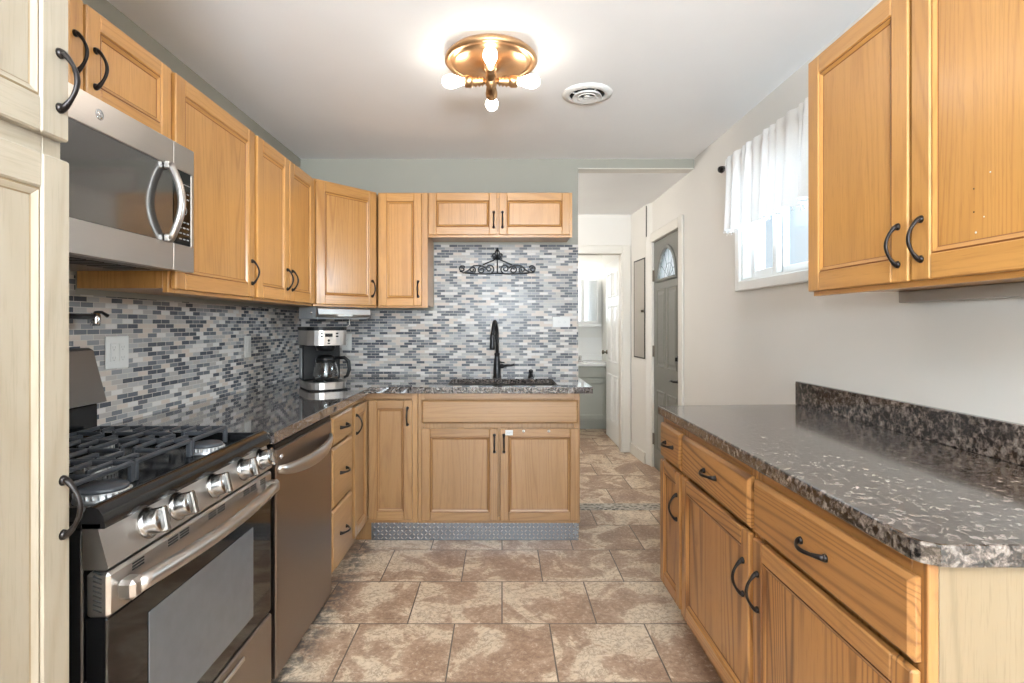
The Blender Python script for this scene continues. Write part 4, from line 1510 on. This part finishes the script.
def cfn(u, v):
    y = -u * CW
    g = 0.012 + 0.020 * v
    ph = u * 78 + 1.3 * math.sin(u * 23)
    x = g * (math.sin(ph) * 0.7 + 0.4 * math.sin(ph * 0.43 + 1))
    pinch = math.exp(-((v - 0.09) / 0.05) ** 2)
    x = x * (1 - 0.55 * pinch) - 0.010 - 0.004 * pinch
    if v < 0.03:
        x *= 0.8
    return (x, y + 0.012 * math.sin(ph * 0.5) * v, -v * CH + 0.008 * v * math.sin(u * 31))


m = MB().grid(cfn, 260, 24)
m.build('fabric', 'curtain', cu, fix=False)
fm = MB()
for i in range(70):
    p = Vector(cfn(i / 69, 1.0))
    fm.tube([p, p + Vector((0.001, 0, -0.008))], 0.0012, 5)
    fm.lathe([(0, -0.005), (0.0045, 0), (0, 0.005)], 7, mtx=T(p.x, p.y, p.z - 0.013))
fm.build('fringe', 'curtain', cu)

# ------------------------------------------------------------------ access door in the hall wall
ang_h = math.atan2(YE - 4.97, 1.287 - 1.312)
ap = thing('access_panel', 'narrow grey access door with dark edge in the hall wall beside the front door', 'access door', (1.2925, 5.315, 0.955), ang_h - PI)
PW, PH = 0.335, 0.93
m = MB()
m.box(0, 0.012, -0.008, -0.0015, 0, PH, 0.001).box(PW - 0.012, PW, -0.008, -0.0015, 0, PH, 0.001).box(0.012, PW - 0.012, -0.008, -0.0015, PH - 0.012, PH, 0.001).box(0.012, PW - 0.012, -0.008, -0.0015, 0, 0.012, 0.001)
m.build('edge_frame', 'bronze', ap)
MB().box(0.0125, PW - 0.0125, -0.006, -0.0015, 0.0125, PH - 0.0125, 0.001).build('leaf', 'panelgrey', ap)
m = MB().lathe([(0, 0), (0.012, 0), (0.010, 0.012), (0.013, 0.02), (0, 0.024)], 12, mtx=T(PW - 0.045, -0.006, 0.44) @ RX(PI / 2))
m.build('latch_knob', 'hingesteel', ap)

# ------------------------------------------------------------------ bathroom
vn = thing('bathroom_vanity', 'grey-green bathroom vanity cabinet under a white sink top', 'vanity', (0.36, 6.56, 0))
VW = 0.93
MB().box(0, VW, 0.02, 0.53, 0.10, 0.765, 0.002).box(0.0, VW, 0.06, 0.53, 0, 0.10).build('body', 'vanity', vn)
MB().box(0.01, VW - 0.01, 0.0, 0.0195, 0.63, 0.755, 0.004).build('drawer_front', 'vanity', vn)
for x0, x1 in ((0.01, VW / 2 - 0.004), (VW / 2 + 0.004, VW - 0.01)):
    m = door_mesh(x1 - x0, 0.49, st=0.05)
    m.build('door', ['vanity', 'vanity', 'vanity'], vn, (x0, 0.0205, 0.125))
vt2 = MB()
vt2.box(-0.01, VW + 0.01, -0.015, 0.535, 0.766, 0.80, 0.006).box(-0.01, VW + 0.01, 0.517, 0.535, 0.80, 0.88, 0.004)
vto = vt2.build('sink_top', 'porcelain', vn)
MB().lathe([(0.19, 0.8005), (0.18, 0.806), (0.165, 0.803), (0.12, 0.802), (0, 0.801)], 30, mtx=T(0.5, 0.25, 0), sy=0.75).build('basin', 'porcelain', vto)
tp = thing('bathroom_tap', 'chrome two handle tap on the white bathroom sink top', 'tap', (0.93, 6.97, 0.80))
m = MB().box(-0.09, 0.09, -0.025, 0.025, 0.0, 0.016, 0.006)
m.build('deck_plate', 'chrome', tp)
MB().tube([(0, 0, 0.014), (0, 0, 0.07), (0, -0.04, 0.115), (0, -0.10, 0.10), (0, -0.115, 0.08)], [0.014, 0.012, 0.011, 0.011, 0.010], 12).build('spout', 'chrome', tp)
for s in (-1, 1):
    MB().lathe([(0, 0.016), (0.02, 0.016), (0.016, 0.04), (0.022, 0.052), (0.018, 0.07), (0, 0.074)], 14, mtx=T(s * 0.07, 0, 0)).build('tap_handle', 'chrome', tp)
mc = thing('medicine_cabinet', 'white mirrored medicine cabinet with light bar on the bathroom wall', 'cabinet', (0.62, 6.985, 1.28))
MCW = 0.62
MB().box(0, MCW, 0.0, 0.113, 0, 0.585, 0.004).box(-0.02, MCW + 0.02, -0.05, 0.113, -0.04, -0.0005, 0.004).build('case', 'white', mc)
for x0, x1 in ((0.02, 0.20), (0.225, 0.40), (0.425, 0.60)):
    mm = MB().box(x0 - 0.012, x1 + 0.012, -0.012, -0.0005, 0.01, 0.575, 0.003).build('mirror_door', 'white', mc)
    MB().box(x0 + 0.006, x1 - 0.006, -0.0145, -0.0115, 0.03, 0.555, 0.001).build('mirror', 'mirror', mm)
MB().box(0.0, MCW, -0.06, 0.113, 0.586, 0.70, 0.01).build('light_bar', 'lightbar', mc)
mb = MB().box(-0.19, 1.299, 7.0965, 7.0995, 0.0, 1.10)
struct(mb.build('wall_tile_bathroom', 'porcelain'))
